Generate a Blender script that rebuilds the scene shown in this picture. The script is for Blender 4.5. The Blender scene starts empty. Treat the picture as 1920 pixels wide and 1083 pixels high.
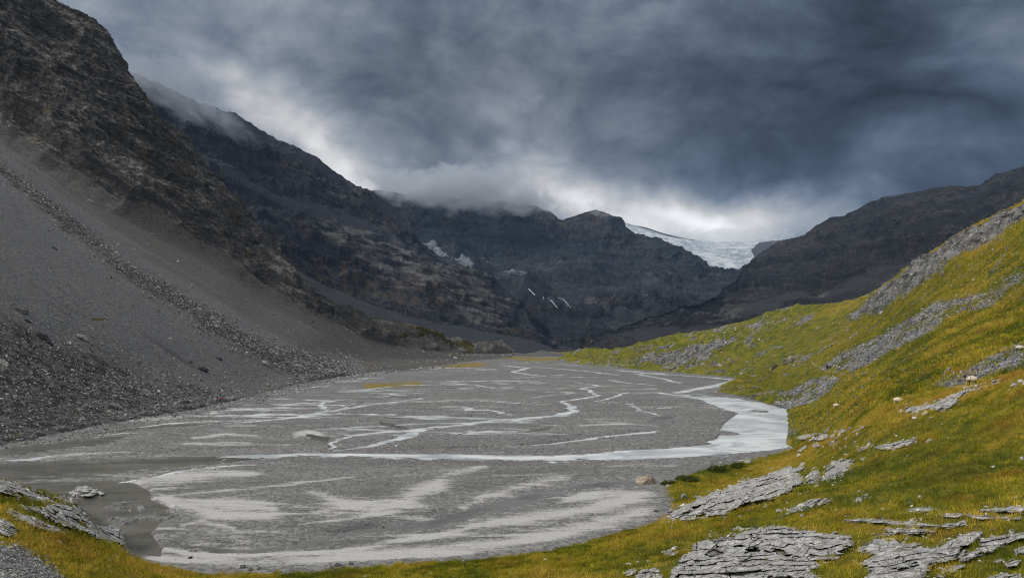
import bpy, math, random
import numpy as np
from mathutils import Vector
R = math.radians
scene = bpy.context.scene
COL = scene.collection
rng = np.random.default_rng(7)
random.seed(7)

# ---------------------------------------------------------------- camera
FP, HX, HY, CZ = 1400.0, 960.0, 630.0, 20.0      # focal length in photo pixels, principal column, horizon row, eye height
cam_d = bpy.data.cameras.new('camera'); cam = bpy.data.objects.new('camera', cam_d); COL.objects.link(cam)
cam.location = (0, 0, CZ); cam.rotation_euler = (R(90), 0, 0)
cam_d.sensor_width = 36; cam_d.lens = FP/1920*36; cam_d.shift_y = (HY-541.5)/1920
cam_d.clip_start = 0.1; cam_d.clip_end = 60000
scene.camera = cam
scene.view_settings.view_transform = 'Standard'; scene.view_settings.look = 'None'
scene.view_settings.exposure = 0.0; scene.view_settings.gamma = 1
scene.cycles.volume_bounces = 1
scene.cycles.max_bounces = 6
scene.cycles.use_denoising = True; scene.cycles.denoising_prefilter = 'NONE'
scene.cycles.filter_width = 1.15
SUN_EL, SUN_AZ = 40, -112     # azimuth measured clockwise from +Y (view direction)

# ---------------------------------------------------------------- node helpers
class NT:
    def __init__(s, tree): s.t = tree; s.n = tree.nodes; s.l = tree.links
    def new(s, kind, **kw):
        n = s.n.new(kind)
        for k, v in kw.items(): setattr(n, k, v)
        return n
    def put(s, sock, v):
        if v is None: return
        if hasattr(v, 'is_output') or hasattr(v, 'node'): s.l.new(v, sock)
        else:
            if hasattr(sock.default_value, '__len__') and len(sock.default_value) == 4 and len(v) == 3: v = (*v, 1)
            sock.default_value = v
    def m(s, op, a, b=None, c=None, clamp=False):
        n = s.new('ShaderNodeMath', operation=op, use_clamp=clamp)
        for i, v in enumerate((a, b, c)):
            if v is not None: s.put(n.inputs[i], v)
        return n.outputs[0]
    def vm(s, op, a, b=None):
        n = s.new('ShaderNodeVectorMath', operation=op)
        s.put(n.inputs[0], a)
        if b is not None: s.put(n.inputs[1], b)
        return n.outputs[0]
    def noise(s, vec, scale, detail=6, rough=0.55, dist=0.0, lac=2.0):
        n = s.new('ShaderNodeTexNoise'); s.put(n.inputs['Vector'], vec)
        n.inputs['Scale'].default_value = scale; n.inputs['Detail'].default_value = detail
        n.inputs['Roughness'].default_value = rough; n.inputs['Distortion'].default_value = dist
        n.inputs['Lacunarity'].default_value = lac
        return n.outputs['Fac']
    def voro(s, vec, scale, feature='F1', out='Distance', rand=1.0):
        n = s.new('ShaderNodeTexVoronoi', feature=feature); s.put(n.inputs['Vector'], vec)
        n.inputs['Scale'].default_value = scale; n.inputs['Randomness'].default_value = rand
        return n.outputs[out]
    def ramp(s, fac, a, b, c=0.0, d=1.0, smooth=True):
        n = s.new('ShaderNodeMapRange', clamp=True)
        if smooth: n.interpolation_type = 'SMOOTHSTEP'
        s.put(n.inputs[0], fac)
        for i, v in zip((1, 2, 3, 4), (a, b, c, d)): n.inputs[i].default_value = v
        return n.outputs[0]
    def mix(s, fac, a, b, mode='MIX'):
        n = s.new('ShaderNodeMix', data_type='RGBA', blend_type=mode)
        s.put(n.inputs[0], fac); s.put(n.inputs[6], a); s.put(n.inputs[7], b)
        return n.outputs[2]
    def stretch(s, vec, sc, rot=(0, 0, 0)):
        n = s.new('ShaderNodeMapping', vector_type='TEXTURE'); s.put(n.inputs[0], vec)   # frame turned by rot, then scaled
        n.inputs['Rotation'].default_value = rot; n.inputs['Scale'].default_value = tuple(1/x for x in sc)
        return n.outputs[0]
    def bump(s, h, strength, dist, prev=None):
        n = s.new('ShaderNodeBump'); s.put(n.inputs['Height'], h)
        n.inputs['Strength'].default_value = strength; n.inputs['Distance'].default_value = dist
        if prev is not None: s.l.new(prev, n.inputs['Normal'])
        return n.outputs[0]

# ---------------------------------------------------------------- world: overcast sky with a bright gap
world = bpy.data.worlds.new('World'); scene.world = world; world.use_nodes = True
w = NT(world.node_tree); w.n.clear()
tc = w.new('ShaderNodeTexCoord').outputs['Generated']
nrm = w.vm('NORMALIZE', tc)
sp = w.new('ShaderNodeSeparateXYZ'); w.l.new(nrm, sp.inputs[0]); dx, dy, dz = sp.outputs
az = w.m('ARCTAN2', dx, dy); el = w.m('ARCSINE', dz)
warp1 = w.noise(w.stretch(nrm, (1, 1, 1.6)), 4, 4, .55)
warp2 = w.noise(w.stretch(nrm, (1, 1, 1.6), (1, 2, 3)), 5, 4, .55)
azw = w.m('MULTIPLY_ADD', w.m('SUBTRACT', warp1, .5), .15, az)
elw = w.m('MULTIPLY_ADD', w.m('SUBTRACT', warp2, .5), .13, el)
def ang(px, py):
    a = math.atan((px-HX)/FP); return a, math.atan((HY-py)/FP*math.cos(a))
def blob(px, py, rx, ry, rot=0.0, p=1.0):
    a0, e0 = ang(px, py); c, s_ = math.cos(rot), math.sin(rot)
    u = w.m('SUBTRACT', azw, a0); v = w.m('SUBTRACT', elw, e0)
    uu = w.m('ADD', w.m('MULTIPLY', u, c/(rx/FP)), w.m('MULTIPLY', v, s_/(rx/FP)))
    vv = w.m('ADD', w.m('MULTIPLY', u, -s_/(ry/FP)), w.m('MULTIPLY', v, c/(ry/FP)))
    r2 = w.m('ADD', w.m('MULTIPLY', uu, uu), w.m('MULTIPLY', vv, vv))
    return w.m('EXPONENT', w.m('MULTIPLY', r2, -p))
# brightness field in (display-like) stops, then colour
val = None
def add(b, k):
    global val
    t = w.m('MULTIPLY', b, k)
    val = t if val is None else w.m('ADD', val, t)
base_v = 0.445
SKY = [  # px, py, rx, ry, rot, gain
    (260, 60, 420, 260, 0, .10), (560, 180, 300, 90, -.2, -.05), (900, 30, 260, 120, 0, -.03),
    (1650, 160, 420, 150, -.15, -.11), (1750, 20, 330, 120, 0, -.07), (1060, 40, 170, 80, 0, .09), (1250, 60, 200, 90, 0, .05), (1500, 330, 360, 70, -.1, -.06),
    (1830, 270, 150, 40, -.2, .10), (1100, 210, 230, 60, -.5, .05), (940, 330, 190, 60, -.1, .13),
    (540, 235, 120, 40, -.6, .17), (690, 335, 95, 26, -.62, .27), (640, 275, 160, 80, -.5, .16), (860, 300, 120, 30, -.3, -.05),
    (1080, 365, 90, 40, -.2, .20), (1310, 425, 240, 58, 0, .40), (960, 330, 200, 50, -.1, .06), (1200, 375, 170, 50, -.3, .20), (1440, 400, 140, 45, .3, .12),
    (1040, 250, 160, 50, -.5, .06), (700, 120, 240, 50, -.3, .03), (420, 210, 120, 60, -.5, .05)]
for px, py, rx, ry, rot, g in SKY: add(blob(px, py, rx, ry, rot), g)
det = w.noise(w.stretch(w.vm('ADD', nrm, (3, 1, 5)), (1, 1, 1.7), (0, .25, 0)), 3.6, 9, .54, .35)
det2 = w.noise(w.stretch(nrm, (1, 1, 1.5), (0, -.5, 0)), 9, 9, .62, .7)
val = w.m('ADD', val, base_v)
val = w.m('ADD', val, w.m('MULTIPLY', w.m('SUBTRACT', det, .5), .34))
val = w.m('ADD', val, w.m('MULTIPLY', w.m('SUBTRACT', det2, .5), w.ramp(val, .3, .7, .20, .30)))
puff = w.m('ABSOLUTE', w.m('SUBTRACT', w.noise(w.stretch(w.vm('ADD', nrm, (7, 2, 1)), (1, 1, 2.0), (0, .15, 0)), 4.5, 7, .56, .25), .5))
val = w.m('ADD', val, w.m('MULTIPLY', w.m('SUBTRACT', puff, .075), .75))
val = w.m('MAXIMUM', val, .12)
# thinner, brighter cloud overhead and behind the viewer
up = w.ramp(el, R(26), R(60)); back = w.ramp(dy, .45, -.5)
lift = w.m('MAXIMUM', up, back)
val = w.m('MULTIPLY_ADD', lift, .64, val)
lin = w.m('POWER', w.m('MINIMUM', val, 1.15), 2.2)
tint = w.mix(w.ramp(val, .30, .82), (.66, .89, 1.30), (1.0, 1.0, 1.0))
tint = w.mix(w.m('MULTIPLY', blob(900, 200, 420, 180), .35), tint, (.95, 1.0, 1.05))
cloud = w.vm('MULTIPLY', tint, (1, 1, 1)); cs = w.new('ShaderNodeVectorMath', operation='SCALE'); w.l.new(cloud, cs.inputs[0]); w.l.new(lin, cs.inputs['Scale'])
sky = w.new('ShaderNodeTexSky', sky_type='NISHITA'); sky.sun_disc = False
sky.sun_elevation = R(SUN_EL); sky.sun_rotation = R(SUN_AZ)
skb = w.new('ShaderNodeBackground'); w.l.new(sky.outputs[0], skb.inputs[0]); skb.inputs[1].default_value = 0.08
clb = w.new('ShaderNodeBackground'); w.l.new(cs.outputs[0], clb.inputs[0]); clb.inputs[1].default_value = 1.0
mx = w.new('ShaderNodeMixShader'); w.l.new(w.m('MULTIPLY_ADD', lift, -.15, 1.0), mx.inputs[0]); w.l.new(skb.outputs[0], mx.inputs[1]); w.l.new(clb.outputs[0], mx.inputs[2])
wo = w.new('ShaderNodeOutputWorld'); w.l.new(mx.outputs[0], wo.inputs[0])
world.cycles.sampling_method = 'MANUAL'; world.cycles.sample_map_resolution = 1024

sd_ = bpy.data.lights.new('sun', 'SUN'); sun = bpy.data.objects.new('sun', sd_); COL.objects.link(sun)
sd_.energy = 2.1; sd_.angle = R(8); sd_.color = (1, .95, .86)
a_, e_ = R(SUN_AZ), R(SUN_EL)
sun.rotation_euler = Vector((math.sin(a_)*math.cos(e_), math.cos(a_)*math.cos(e_), math.sin(e_))).to_track_quat('Z', 'Y').to_euler()

# ---------------------------------------------------------------- numpy noise
PERM = rng.permutation(256); PERM = np.concatenate([PERM, PERM, PERM])
GR = rng.normal(size=(256, 3)); GR /= np.linalg.norm(GR, axis=1)[:, None]; GR = (GR*1.5).astype(np.float32)
def perlin(p):
    out = np.empty(len(p), np.float32)
    for s in range(0, len(p), 200000):
        q = p[s:s+200000]; i = np.floor(q).astype(np.int64); f = (q-i).astype(np.float32); i &= 255
        u = f*f*f*(f*(f*6-15)+10)
        acc = 0
        for a in (0, 1):
            A = PERM[i[:, 0]+a]; wx = u[:, 0] if a else 1-u[:, 0]
            for b in (0, 1):
                B = PERM[A+i[:, 1]+b]; wy = u[:, 1] if b else 1-u[:, 1]
                for c in (0, 1):
                    g = GR[PERM[B+i[:, 2]+c]]; wz = u[:, 2] if c else 1-u[:, 2]
                    d = (f[:, 0]-a)*g[:, 0]+(f[:, 1]-b)*g[:, 1]+(f[:, 2]-c)*g[:, 2]
                    acc = acc+wx*wy*wz*d
        out[s:s+200000] = acc
    return out
def fbm(p, wl, octs=5, gain=.5, ridged=False, off=0.0):
    """noise of P (N,3) whose first wavelength is wl; about -1..1 (ridged 0..1)"""
    p = p/wl+off; a, tot, s = 1.0, 0, 0
    for k in range(octs):
        n = perlin(p)
        if ridged: n = 1-np.abs(n)*2.2; n = n*np.abs(n)
        s = s+a*n; tot += a; a *= gain; p = p*2.03+17.3
    return s/tot
def sstep(a, b, x): t = np.clip((x-a)/(b-a), 0, 1); return t*t*(3-2*t)

# ---------------------------------------------------------------- curve helpers
def pchip(xk, yk, x):
    """monotone cubic; xk, yk are (K,N) knots (or (K,)), x is (N,)"""
    xk = np.asarray(xk, float); yk = np.asarray(yk, float)
    if xk.ndim == 1: xk = xk[:, None]; yk = yk[:, None]
    N = len(x); K = len(xk)
    xk = np.broadcast_to(xk, (K, N)) if xk.shape[1] == 1 else xk; yk = np.broadcast_to(yk, (K, N)) if yk.shape[1] == 1 else yk
    h = np.maximum(xk[1:]-xk[:-1], 1e-6); d = (yk[1:]-yk[:-1])/h
    m = np.empty((K, N)); m[0] = d[0]; m[-1] = d[-1]
    if K > 2:
        w1 = 2*h[1:]+h[:-1]; w2 = h[1:]+2*h[:-1]; pr = d[1:]*d[:-1] > 0
        dd = np.where(pr, (w1+w2)/(w1/np.where(pr, d[:-1], 1)+w2/np.where(pr, d[1:], 1)), 0)
        m[1:-1] = dd
    j = np.clip((xk <= x[None]).sum(0)-1, 0, K-2); c = np.arange(N)
    x0 = xk[j, c]; hh = h[j, c]; t = np.clip((x-x0)/hh, 0, 1)
    t2, t3 = t*t, t*t*t
    return (2*t3-3*t2+1)*yk[j, c]+(t3-2*t2+t)*hh*m[j, c]+(-2*t3+3*t2)*yk[j+1, c]+(t3-t2)*hh*m[j+1, c]
def at(px, py, Y):
    px, py, Y = np.broadcast_arrays(np.asarray(px, float), np.asarray(py, float), np.asarray(Y, float))
    return np.stack([(px-HX)/FP*Y, Y, CZ-(py-HY)/FP*Y], -1)
def proj(P): return HX+P[..., 0]/P[..., 1]*FP, HY-(P[..., 2]-CZ)/P[..., 1]*FP
def seg_dist(x, y, pts, closed=False):
    """distance to a polyline and parameter-interpolated extra columns"""
    pts = np.asarray(pts, float); n = len(pts); best = np.full(x.shape, 1e9); ext = np.zeros(x.shape)
    for k in range(n if closed else n-1):
        a, b = pts[k], pts[(k+1) % n]; dx_, dy_ = b[0]-a[0], b[1]-a[1]; L = dx_*dx_+dy_*dy_+1e-9
        t = np.clip(((x-a[0])*dx_+(y-a[1])*dy_)/L, 0, 1)
        d = np.hypot(x-a[0]-t*dx_, y-a[1]-t*dy_)
        if pts.shape[1] > 2:
            r = a[2]+(b[2]-a[2])*t; d = d/r
        best = np.minimum(best, d)
    return best
def sdist(x, y, poly):
    """signed distance to a polygon, positive inside"""
    poly = np.asarray(poly, float); d = seg_dist(x, y, poly[:, :2], True); ins = np.zeros(x.shape, bool); n = len(poly)
    for k in range(n):
        x0, y0 = poly[k]; x1, y1 = poly[(k+1) % n]
        c = ((y0 > y) != (y1 > y)) & (x < (x1-x0)*(y-y0)/(y1-y0+1e-12)+x0); ins ^= c
    return np.where(ins, d, -d)

# shoreline of the gravel plain, traced and laid on the plain (z = 0)
SH = [(-500, 900), (-200, 860), (0, 836), (60, 826), (130, 812), (200, 797), (300, 781), (400, 762), (480, 743), (560, 722), (620, 710), (700, 698),
      (780, 692), (850, 682), (900, 675), (950, 671), (1000, 671), (1035, 678), (1100, 684), (1160, 690), (1240, 697), (1320, 703), (1385, 709),
      (1352, 722), (1344, 735), (1380, 743), (1422, 752), (1475, 767), (1478, 800), (1473, 832), (1487, 840), (1465, 848), (1400, 863), (1330, 876),
      (1280, 890), (1235, 908), (1238, 930), (1246, 958), (1210, 985), (1150, 1000), (1090, 1015), (1010, 1035), (900, 1049), (800, 1055),
      (640, 1066), (590, 1071), (520, 1074), (427, 1078), (367, 1073), (300, 1060), (250, 1043), (233, 1020), (231, 997), (170, 985), (-500, 985)]
def ground(px, py): Y = CZ*FP/(py-HY); return (px-HX)/FP*Y, Y
SHW = np.array([ground(*p) for p in SH])
def shore(P, k=.3, W=9.0):
    """lets the land meet the plain along the traced shoreline"""
    sd = -sdist(P[:, 0], P[:, 1], SHW)                 # positive on land
    sd = sd+fbm(P*[1, 1, 0], 7, 3)*np.clip(P[:, 1]/140, .5, 2)*.7+fbm(P*[1, 1, 0], 26, 3)*np.clip(P[:, 1]/140-.4, 0, 2)*1.8*(P[:, 0] < 0)
    s = sstep(0, 1, sd/W); z = P[:, 2]
    low = np.clip(sd*k, -2.5, 4)
    P = P.copy(); P[:, 2] = np.where(sd > 0, np.maximum(z, low*.4)*s+low*(1-s), np.minimum(low, -.05))
    return P, sd

# ---------------------------------------------------------------- mesh helpers
def tag(o, label=None, cat=None, group=None, kind=None):
    if label: o['label'] = label
    if cat: o['category'] = cat
    if group: o['group'] = group
    if kind: o['kind'] = kind
    return o
def mesh_obj(name, V, F, mat, parent=None, loc=None, masks=None, smooth=True):
    me = bpy.data.meshes.new(name); V = np.asarray(V, np.float32)
    if loc is not None: V = V-np.asarray(loc, np.float32)
    F = np.asarray(F, np.int32); nf, k = F.shape
    me.vertices.add(len(V)); me.vertices.foreach_set('co', V.ravel())
    me.loops.add(nf*k); me.loops.foreach_set('vertex_index', F.ravel())
    me.polygons.add(nf); me.polygons.foreach_set('loop_start', np.arange(0, nf*k, k, dtype=np.int32))
    me.polygons.foreach_set('use_smooth', np.full(nf, smooth))
    me.update(calc_edges=True)
    if masks is not None:
        for nm, arr in masks.items():
            at_ = me.color_attributes.new(nm, 'FLOAT_COLOR', 'POINT')
            c = np.zeros((len(V), 4), np.float32); c[:, :arr.shape[1]] = arr
            if arr.shape[1] < 4: c[:, 3] = 1
            at_.data.foreach_set('color', c.ravel())
    me.materials.append(mat)
    o = bpy.data.objects.new(name, me); COL.objects.link(o)
    if parent: o.parent = parent
    if loc is not None: o.location = loc
    return o
def grid_faces(nr, nc, keep=None):
    i = np.arange(nr*nc).reshape(nr, nc)
    F = np.stack([i[:-1, :-1], i[1:, :-1], i[1:, 1:], i[:-1, 1:]], -1)
    if keep is not None:
        k = keep.reshape(nr, nc); F = F[k[:-1, :-1] | k[1:, :-1] | k[1:, 1:] | k[:-1, 1:]]
    return F.reshape(-1, 4)
def compact(V, F, *arrs):
    u, inv = np.unique(F, return_inverse=True); return (V[u], inv.reshape(F.shape)) + tuple(a[u] for a in arrs)
def grid_normals(P, nr, nc):
    G = P.reshape(nr, nc, 3); du = np.gradient(G, axis=1); dv = np.gradient(G, axis=0)
    n = np.cross(du, dv); n /= np.linalg.norm(n, axis=2)[..., None]+1e-9
    n *= np.where(n[..., 2:3] < 0, -1, 1)
    return n.reshape(-1, 3)

class Surf:
    """a landform: rows of (px, py, distance) from the ridge to the foot"""
    def __init__(s, rows): s.rows = [np.array(r, float) for r in rows]
    def knots(s, px):
        py = np.array([pchip(r[:, 0], r[:, 1], px) for r in s.rows]); q = np.array([pchip(r[:, 0], 1/r[:, 2], px) for r in s.rows])
        for k in range(1, len(py)): py[k] = np.maximum(py[k], py[k-1]+.3)
        return py, q
    def Y(s, px, py):
        kp, kq = s.knots(px); return 1/pchip(kp, kq, np.clip(py, kp[0], kp[-1]))
    def grid(s, x0, x1, nu, segs, back=(), ease=None):
        px = np.linspace(x0, x1, nu); kp, kq = s.knots(px); P = []
        rowsY = []
        for k, n in enumerate(segs):
            for t in np.arange(n)/n:
                py = kp[k]*(1-t)+kp[k+1]*t; P.append(at(px, py, 1/pchip(kp, kq, py))); rowsY.append(k+t)
        P.append(at(px, kp[-1], 1/kq[-1])); rowsY.append(len(segs))
        top = P[0]; Bk = []
        for (dyb, dzb) in back:
            d = top.copy(); d[:, 0] *= (d[:, 1]+dyb)/d[:, 1]; d[:, 1] += dyb; d[:, 2] -= dzb; Bk.append(d)
        P = Bk[::-1]+P; v = [-1]*len(Bk)+rowsY
        return np.array(P).reshape(-1, 3), len(P), nu, np.repeat(v, nu), np.tile(px, len(P))

# ---------------------------------------------------------------- materials
def mat_new(name):
    m = bpy.data.materials.new(name); m.use_nodes = True; t = NT(m.node_tree); t.n.clear()
    b = t.new('ShaderNodeBsdfPrincipled'); o = t.new('ShaderNodeOutputMaterial'); t.l.new(b.outputs[0], o.inputs[0])
    b.inputs['Specular IOR Level'].default_value = .25; b.inputs['Roughness'].default_value = .9
    co = t.new('ShaderNodeTexCoord').outputs['Object']
    return m, t, b, co
def attr(t, name='mask'):
    a = t.new('ShaderNodeAttribute', attribute_name=name); s = t.new('ShaderNodeSeparateColor'); t.l.new(a.outputs['Color'], s.inputs[0])
    return s.outputs[0], s.outputs[1], s.outputs[2], a.outputs['Alpha']
def bands(t, co, z, xy, rot, detail=7):
    return t.noise(t.stretch(co, (xy, xy, z), rot), 1.0, detail, .6, .4)

def rock_far(name, c_dark, c_mid, c_light, warm, scale, strata_rot, snow=False):
    """cliff rock with strata, flutes, scree benches and ochre stains; mask: r scree, g snow, b grass, a pale"""
    m, t, b, co = mat_new(name); r, g, bl, al = attr(t)
    s1 = bands(t, co, 1/scale*2.4, 1/scale*.35, strata_rot); s2 = bands(t, co, 1/scale*6.5, 1/scale*1.5, strata_rot)
    fl = t.noise(t.stretch(co, (1/scale*6, 1/scale*6, 1/scale*1.1)), 1, 8, .66, .3)
    big = t.noise(co, 1/scale/3.5, 4, .5)
    s3 = t.noise(t.stretch(co, (16/scale, 16/scale, 18/scale), strata_rot), 1, 8, .78, .2)
    f = t.m('MULTIPLY', t.m('ADD', t.m('MULTIPLY', s1, .32), t.m('ADD', t.m('ADD', t.m('MULTIPLY', s2, .26), t.m('MULTIPLY', s3, .36)), t.m('MULTIPLY', fl, .42))), .87)
    c = t.mix(t.ramp(f, .52, .585), c_dark, c_mid); c = t.mix(t.ramp(f, .595, .66), c, c_light)
    c = t.mix(t.ramp(t.noise(t.vm('ADD', co, (70, 20, 9)), 1/scale/1.8, 5, .6), .42, .60, .55, 0), c, c_dark)
    c = t.mix(t.m('MULTIPLY', t.ramp(big, .52, .68), t.ramp(fl, .46, .62)), c, warm)
    fine = t.noise(co, 1/scale*14, 6, .7)
    sc = t.mix(t.ramp(fine, .3, .7), tuple(x*1.1 for x in c_mid), tuple(x*2.0 for x in c_mid))
    c = t.mix(t.ramp(t.m('ADD', r, t.m('MULTIPLY', t.m('SUBTRACT', fine, .5), .7)), .42, .6), c, sc)
    c = t.mix(t.ramp(t.m('ADD', al, t.m('MULTIPLY', t.m('SUBTRACT', s2, .5), 1.4)), .5, .72), c, t.mix(t.ramp(f, .5, .68), tuple(x*.7 for x in c_light), tuple(x*1.9 for x in c_light)))
    gn = t.ramp(t.m('ADD', bl, t.m('MULTIPLY', t.m('SUBTRACT', t.noise(co, 1/scale*3, 7, .7), .5), 1.1)), .5, .64)
    c = t.mix(gn, c, t.mix(fine, (.020, .026, .008), (.07, .065, .014)))
    sn = t.ramp(t.m('ADD', g, t.m('MULTIPLY', t.m('SUBTRACT', s2, .5), 1.3)), .45, .75)
    c = t.mix(sn, c, t.mix(t.ramp(s3, .40, .6), (.12, .135, .15), (.36, .39, .43)))
    t.l.new(c, b.inputs['Base Color'])
    t.l.new(t.bump(t.m('ADD', t.m('ADD', s2, fl), s3), 1.0, scale*.14), b.inputs['Normal'])
    return m
M_FAR = rock_far('far_cliff_rock', (.010, .013, .018), (.030, .034, .042), (.085, .088, .094), (.085, .062, .044), 90, (.12, .06, 0))  # palettes here darkened in place of cloud shade on the far mountains
M_LEFT2 = rock_far('shaded_cliff_rock', (.009, .012, .017), (.028, .030, .036), (.085, .083, .082), (.085, .060, .040), 60, (.0, .22, 0))
M_RIGHTM = rock_far('right_cliff_rock', (.010, .011, .013), (.028, .028, .031), (.075, .072, .070), (.070, .054, .038), 60, (.0, -.12, 0))

def m_near_mountain():
    """mask: r scree (1) / crag (0), g boulder band, b grass, a brown scree"""
    m, t, b, co = mat_new('grey_crag_and_scree'); r, g, bl, al = attr(t)
    ro = (R(12), R(34), 0)
    s1 = t.noise(t.stretch(co, (.012, .02, .16), ro), 1, 8, .62, .6); s2 = t.noise(t.stretch(co, (.10, .12, .36), ro), 1, 8, .68, .8)
    fi = t.noise(co, 1.1, 8, .75); mid = t.noise(co, .09, 6, .65); s3 = t.noise(t.stretch(co, (.42, .5, .95), ro), 1, 8, .75, .5)
    f = t.m('ADD', t.m('MULTIPLY', s1, .34), t.m('ADD', t.m('MULTIPLY', s2, .32), t.m('MULTIPLY', s3, .38)))
    c = t.mix(t.ramp(f, .42, .60), (.036, .034, .032), (.125, .118, .108)); c = t.mix(t.ramp(f, .53, .62), c, (.34, .325, .30))
    c = t.mix(t.m('MULTIPLY', t.ramp(t.noise(co, .035, 5, .6), .58, .68), t.ramp(s2, .45, .6)), c, (.12, .085, .03))
    c = t.mix(t.m('MULTIPLY', al, .75), c, t.mix(t.ramp(f, .38, .62), (.10, .094, .082), (.34, .32, .285)))
    # scree: fine rubble, in streaks down the slope
    st = t.noise(t.stretch(co, (.010, .09, .010)), 1, 5, .6, .2)
    sc = t.mix(t.ramp(fi, .30, .72), (.110, .110, .112), (.30, .30, .298))
    sc = t.mix(t.ramp(t.m('ADD', al, t.m('MULTIPLY', t.m('SUBTRACT', st, .5), 1.6)), .35, .75), sc, t.mix(t.ramp(fi, .3, .7), (.092, .087, .080), (.225, .21, .19)))
    sc = t.mix(t.ramp(t.noise(t.stretch(co, (.02, .12, .02)), 1, 6, .65), .58, .72, 0, .55), sc, (.038, .038, .042))
    blocks = t.voro(co, .55, out='Color'); bw = t.new('ShaderNodeSeparateColor'); t.l.new(blocks, bw.inputs[0])
    gg = t.ramp(t.m('ADD', g, t.m('MULTIPLY', t.m('SUBTRACT', mid, .5), 1.3)), .35, .7)
    sc = t.mix(gg, sc, t.mix(t.ramp(t.m('ADD', t.m('MULTIPLY', bw.outputs[0], .5), t.m('MULTIPLY', fi, .5)), .25, .8), (.035, .035, .036), (.19, .185, .175)))
    spk = t.ramp(t.voro(co, 1.4), .10, .2, 1, 0)
    sc = t.mix(t.m('MULTIPLY', spk, t.ramp(fi, .5, .6)), sc, (.26, .26, .255))
    rr = t.ramp(t.m('ADD', r, t.m('MULTIPLY', t.m('SUBTRACT', mid, .5), .5)), .42, .55)
    c = t.mix(rr, c, sc)
    gn = t.ramp(t.m('ADD', bl, t.m('MULTIPLY', t.m('SUBTRACT', t.noise(co, .25, 8, .7), .5), 1.2)), .5, .62)
    c = t.mix(gn, c, t.mix(fi, (.05, .055, .012), (.16, .125, .025)))
    t.l.new(c, b.inputs['Base Color'])
    n1 = t.bump(t.m('ADD', s2, t.m('MULTIPLY', s3, .7)), 1.0, 5.0)
    t.l.new(t.bump(t.m('ADD', fi, t.m('MULTIPLY', bw.outputs[0], .25)), .8, .7, n1), b.inputs['Normal'])
    return m
M_NEARM = m_near_mountain()

def m_hill(name, unit, hue=0.0):
    """grass hillside; mask: r grey rubble, g ledge rock, b straw-coloured grass, a path"""
    m, t, b, co = mat_new(name); r, g, bl, al = attr(t)
    n1 = t.noise(co, .10/unit, 7, .6); n2 = t.noise(t.vm('ADD', co, (9, 3, 1)), .45/unit, 7, .65, .3); fi = t.noise(t.stretch(co, (1, 1, .35)), 5/unit, 6, .75)
    st = t.noise(t.stretch(co, (.10, .10, .8), (0, R(-30), R(15))), 1/unit, 6, .6, .3)
    gr = t.mix(t.ramp(n2, .35, .65), (.075, .090, .006), (.20, .178, .012))
    gr = t.mix(t.ramp(t.m('ADD', t.m('ADD', bl, n1), t.m('MULTIPLY', t.m('SUBTRACT', st, .5), .9)), .52, .98), gr, (.31, .225, .022))
    gr = t.mix(t.ramp(t.noise(t.vm('ADD', co, (40, 0, 7)), .22/unit, 8, .7), .55, .72, 0, .75), gr, (.135, .072, .010))
    gr = t.mix(t.ramp(fi, .3, .75, .0, .55), gr, t.mix(.5, gr, (.02, .028, .003)))
    rub = t.voro(co, 1.6/unit, out='Color'); rs = t.new('ShaderNodeSeparateColor'); t.l.new(rub, rs.inputs[0])
    rk = t.mix(t.ramp(t.m('ADD', t.m('MULTIPLY', rs.outputs[0], .5), t.m('MULTIPLY', fi, .5)), .2, .8), (.075, .075, .085), (.29, .285, .285))
    sr = t.m('ADD', r, t.m('MULTIPLY', t.m('SUBTRACT', n2, .5), 1.5))
    sr = t.m('ADD', sr, t.m('MULTIPLY', t.m('SUBTRACT', st, .5), .8))
    c = t.mix(t.ramp(sr, .50, .60), gr, rk)
    led = t.m('ADD', g, t.m('MULTIPLY', t.m('SUBTRACT', st, .5), 1.7))
    lk = t.mix(t.ramp(t.noise(t.stretch(co, (.3, .3, 2.6), (0, R(-34), R(15))), 1/unit, 7, .65), .35, .65), (.038, .036, .034), (.25, .245, .235))
    c = t.mix(t.ramp(led, .52, .60), c, lk)
    c = t.mix(t.m('MULTIPLY', al, .8), c, (.26, .21, .13))
    t.l.new(c, b.inputs['Base Color'])
    n0 = t.bump(t.m('ADD', n2, st), .6, 1.0*unit)
    t.l.new(t.bump(t.m('ADD', fi, t.m('MULTIPLY', rs.outputs[0], .2)), .8, .25*unit, n0), b.inputs['Normal'])
    return m
M_HILL = m_hill('grassy_hillside', 2.2); M_FG = m_hill('near_turf', 1.0)

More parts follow.
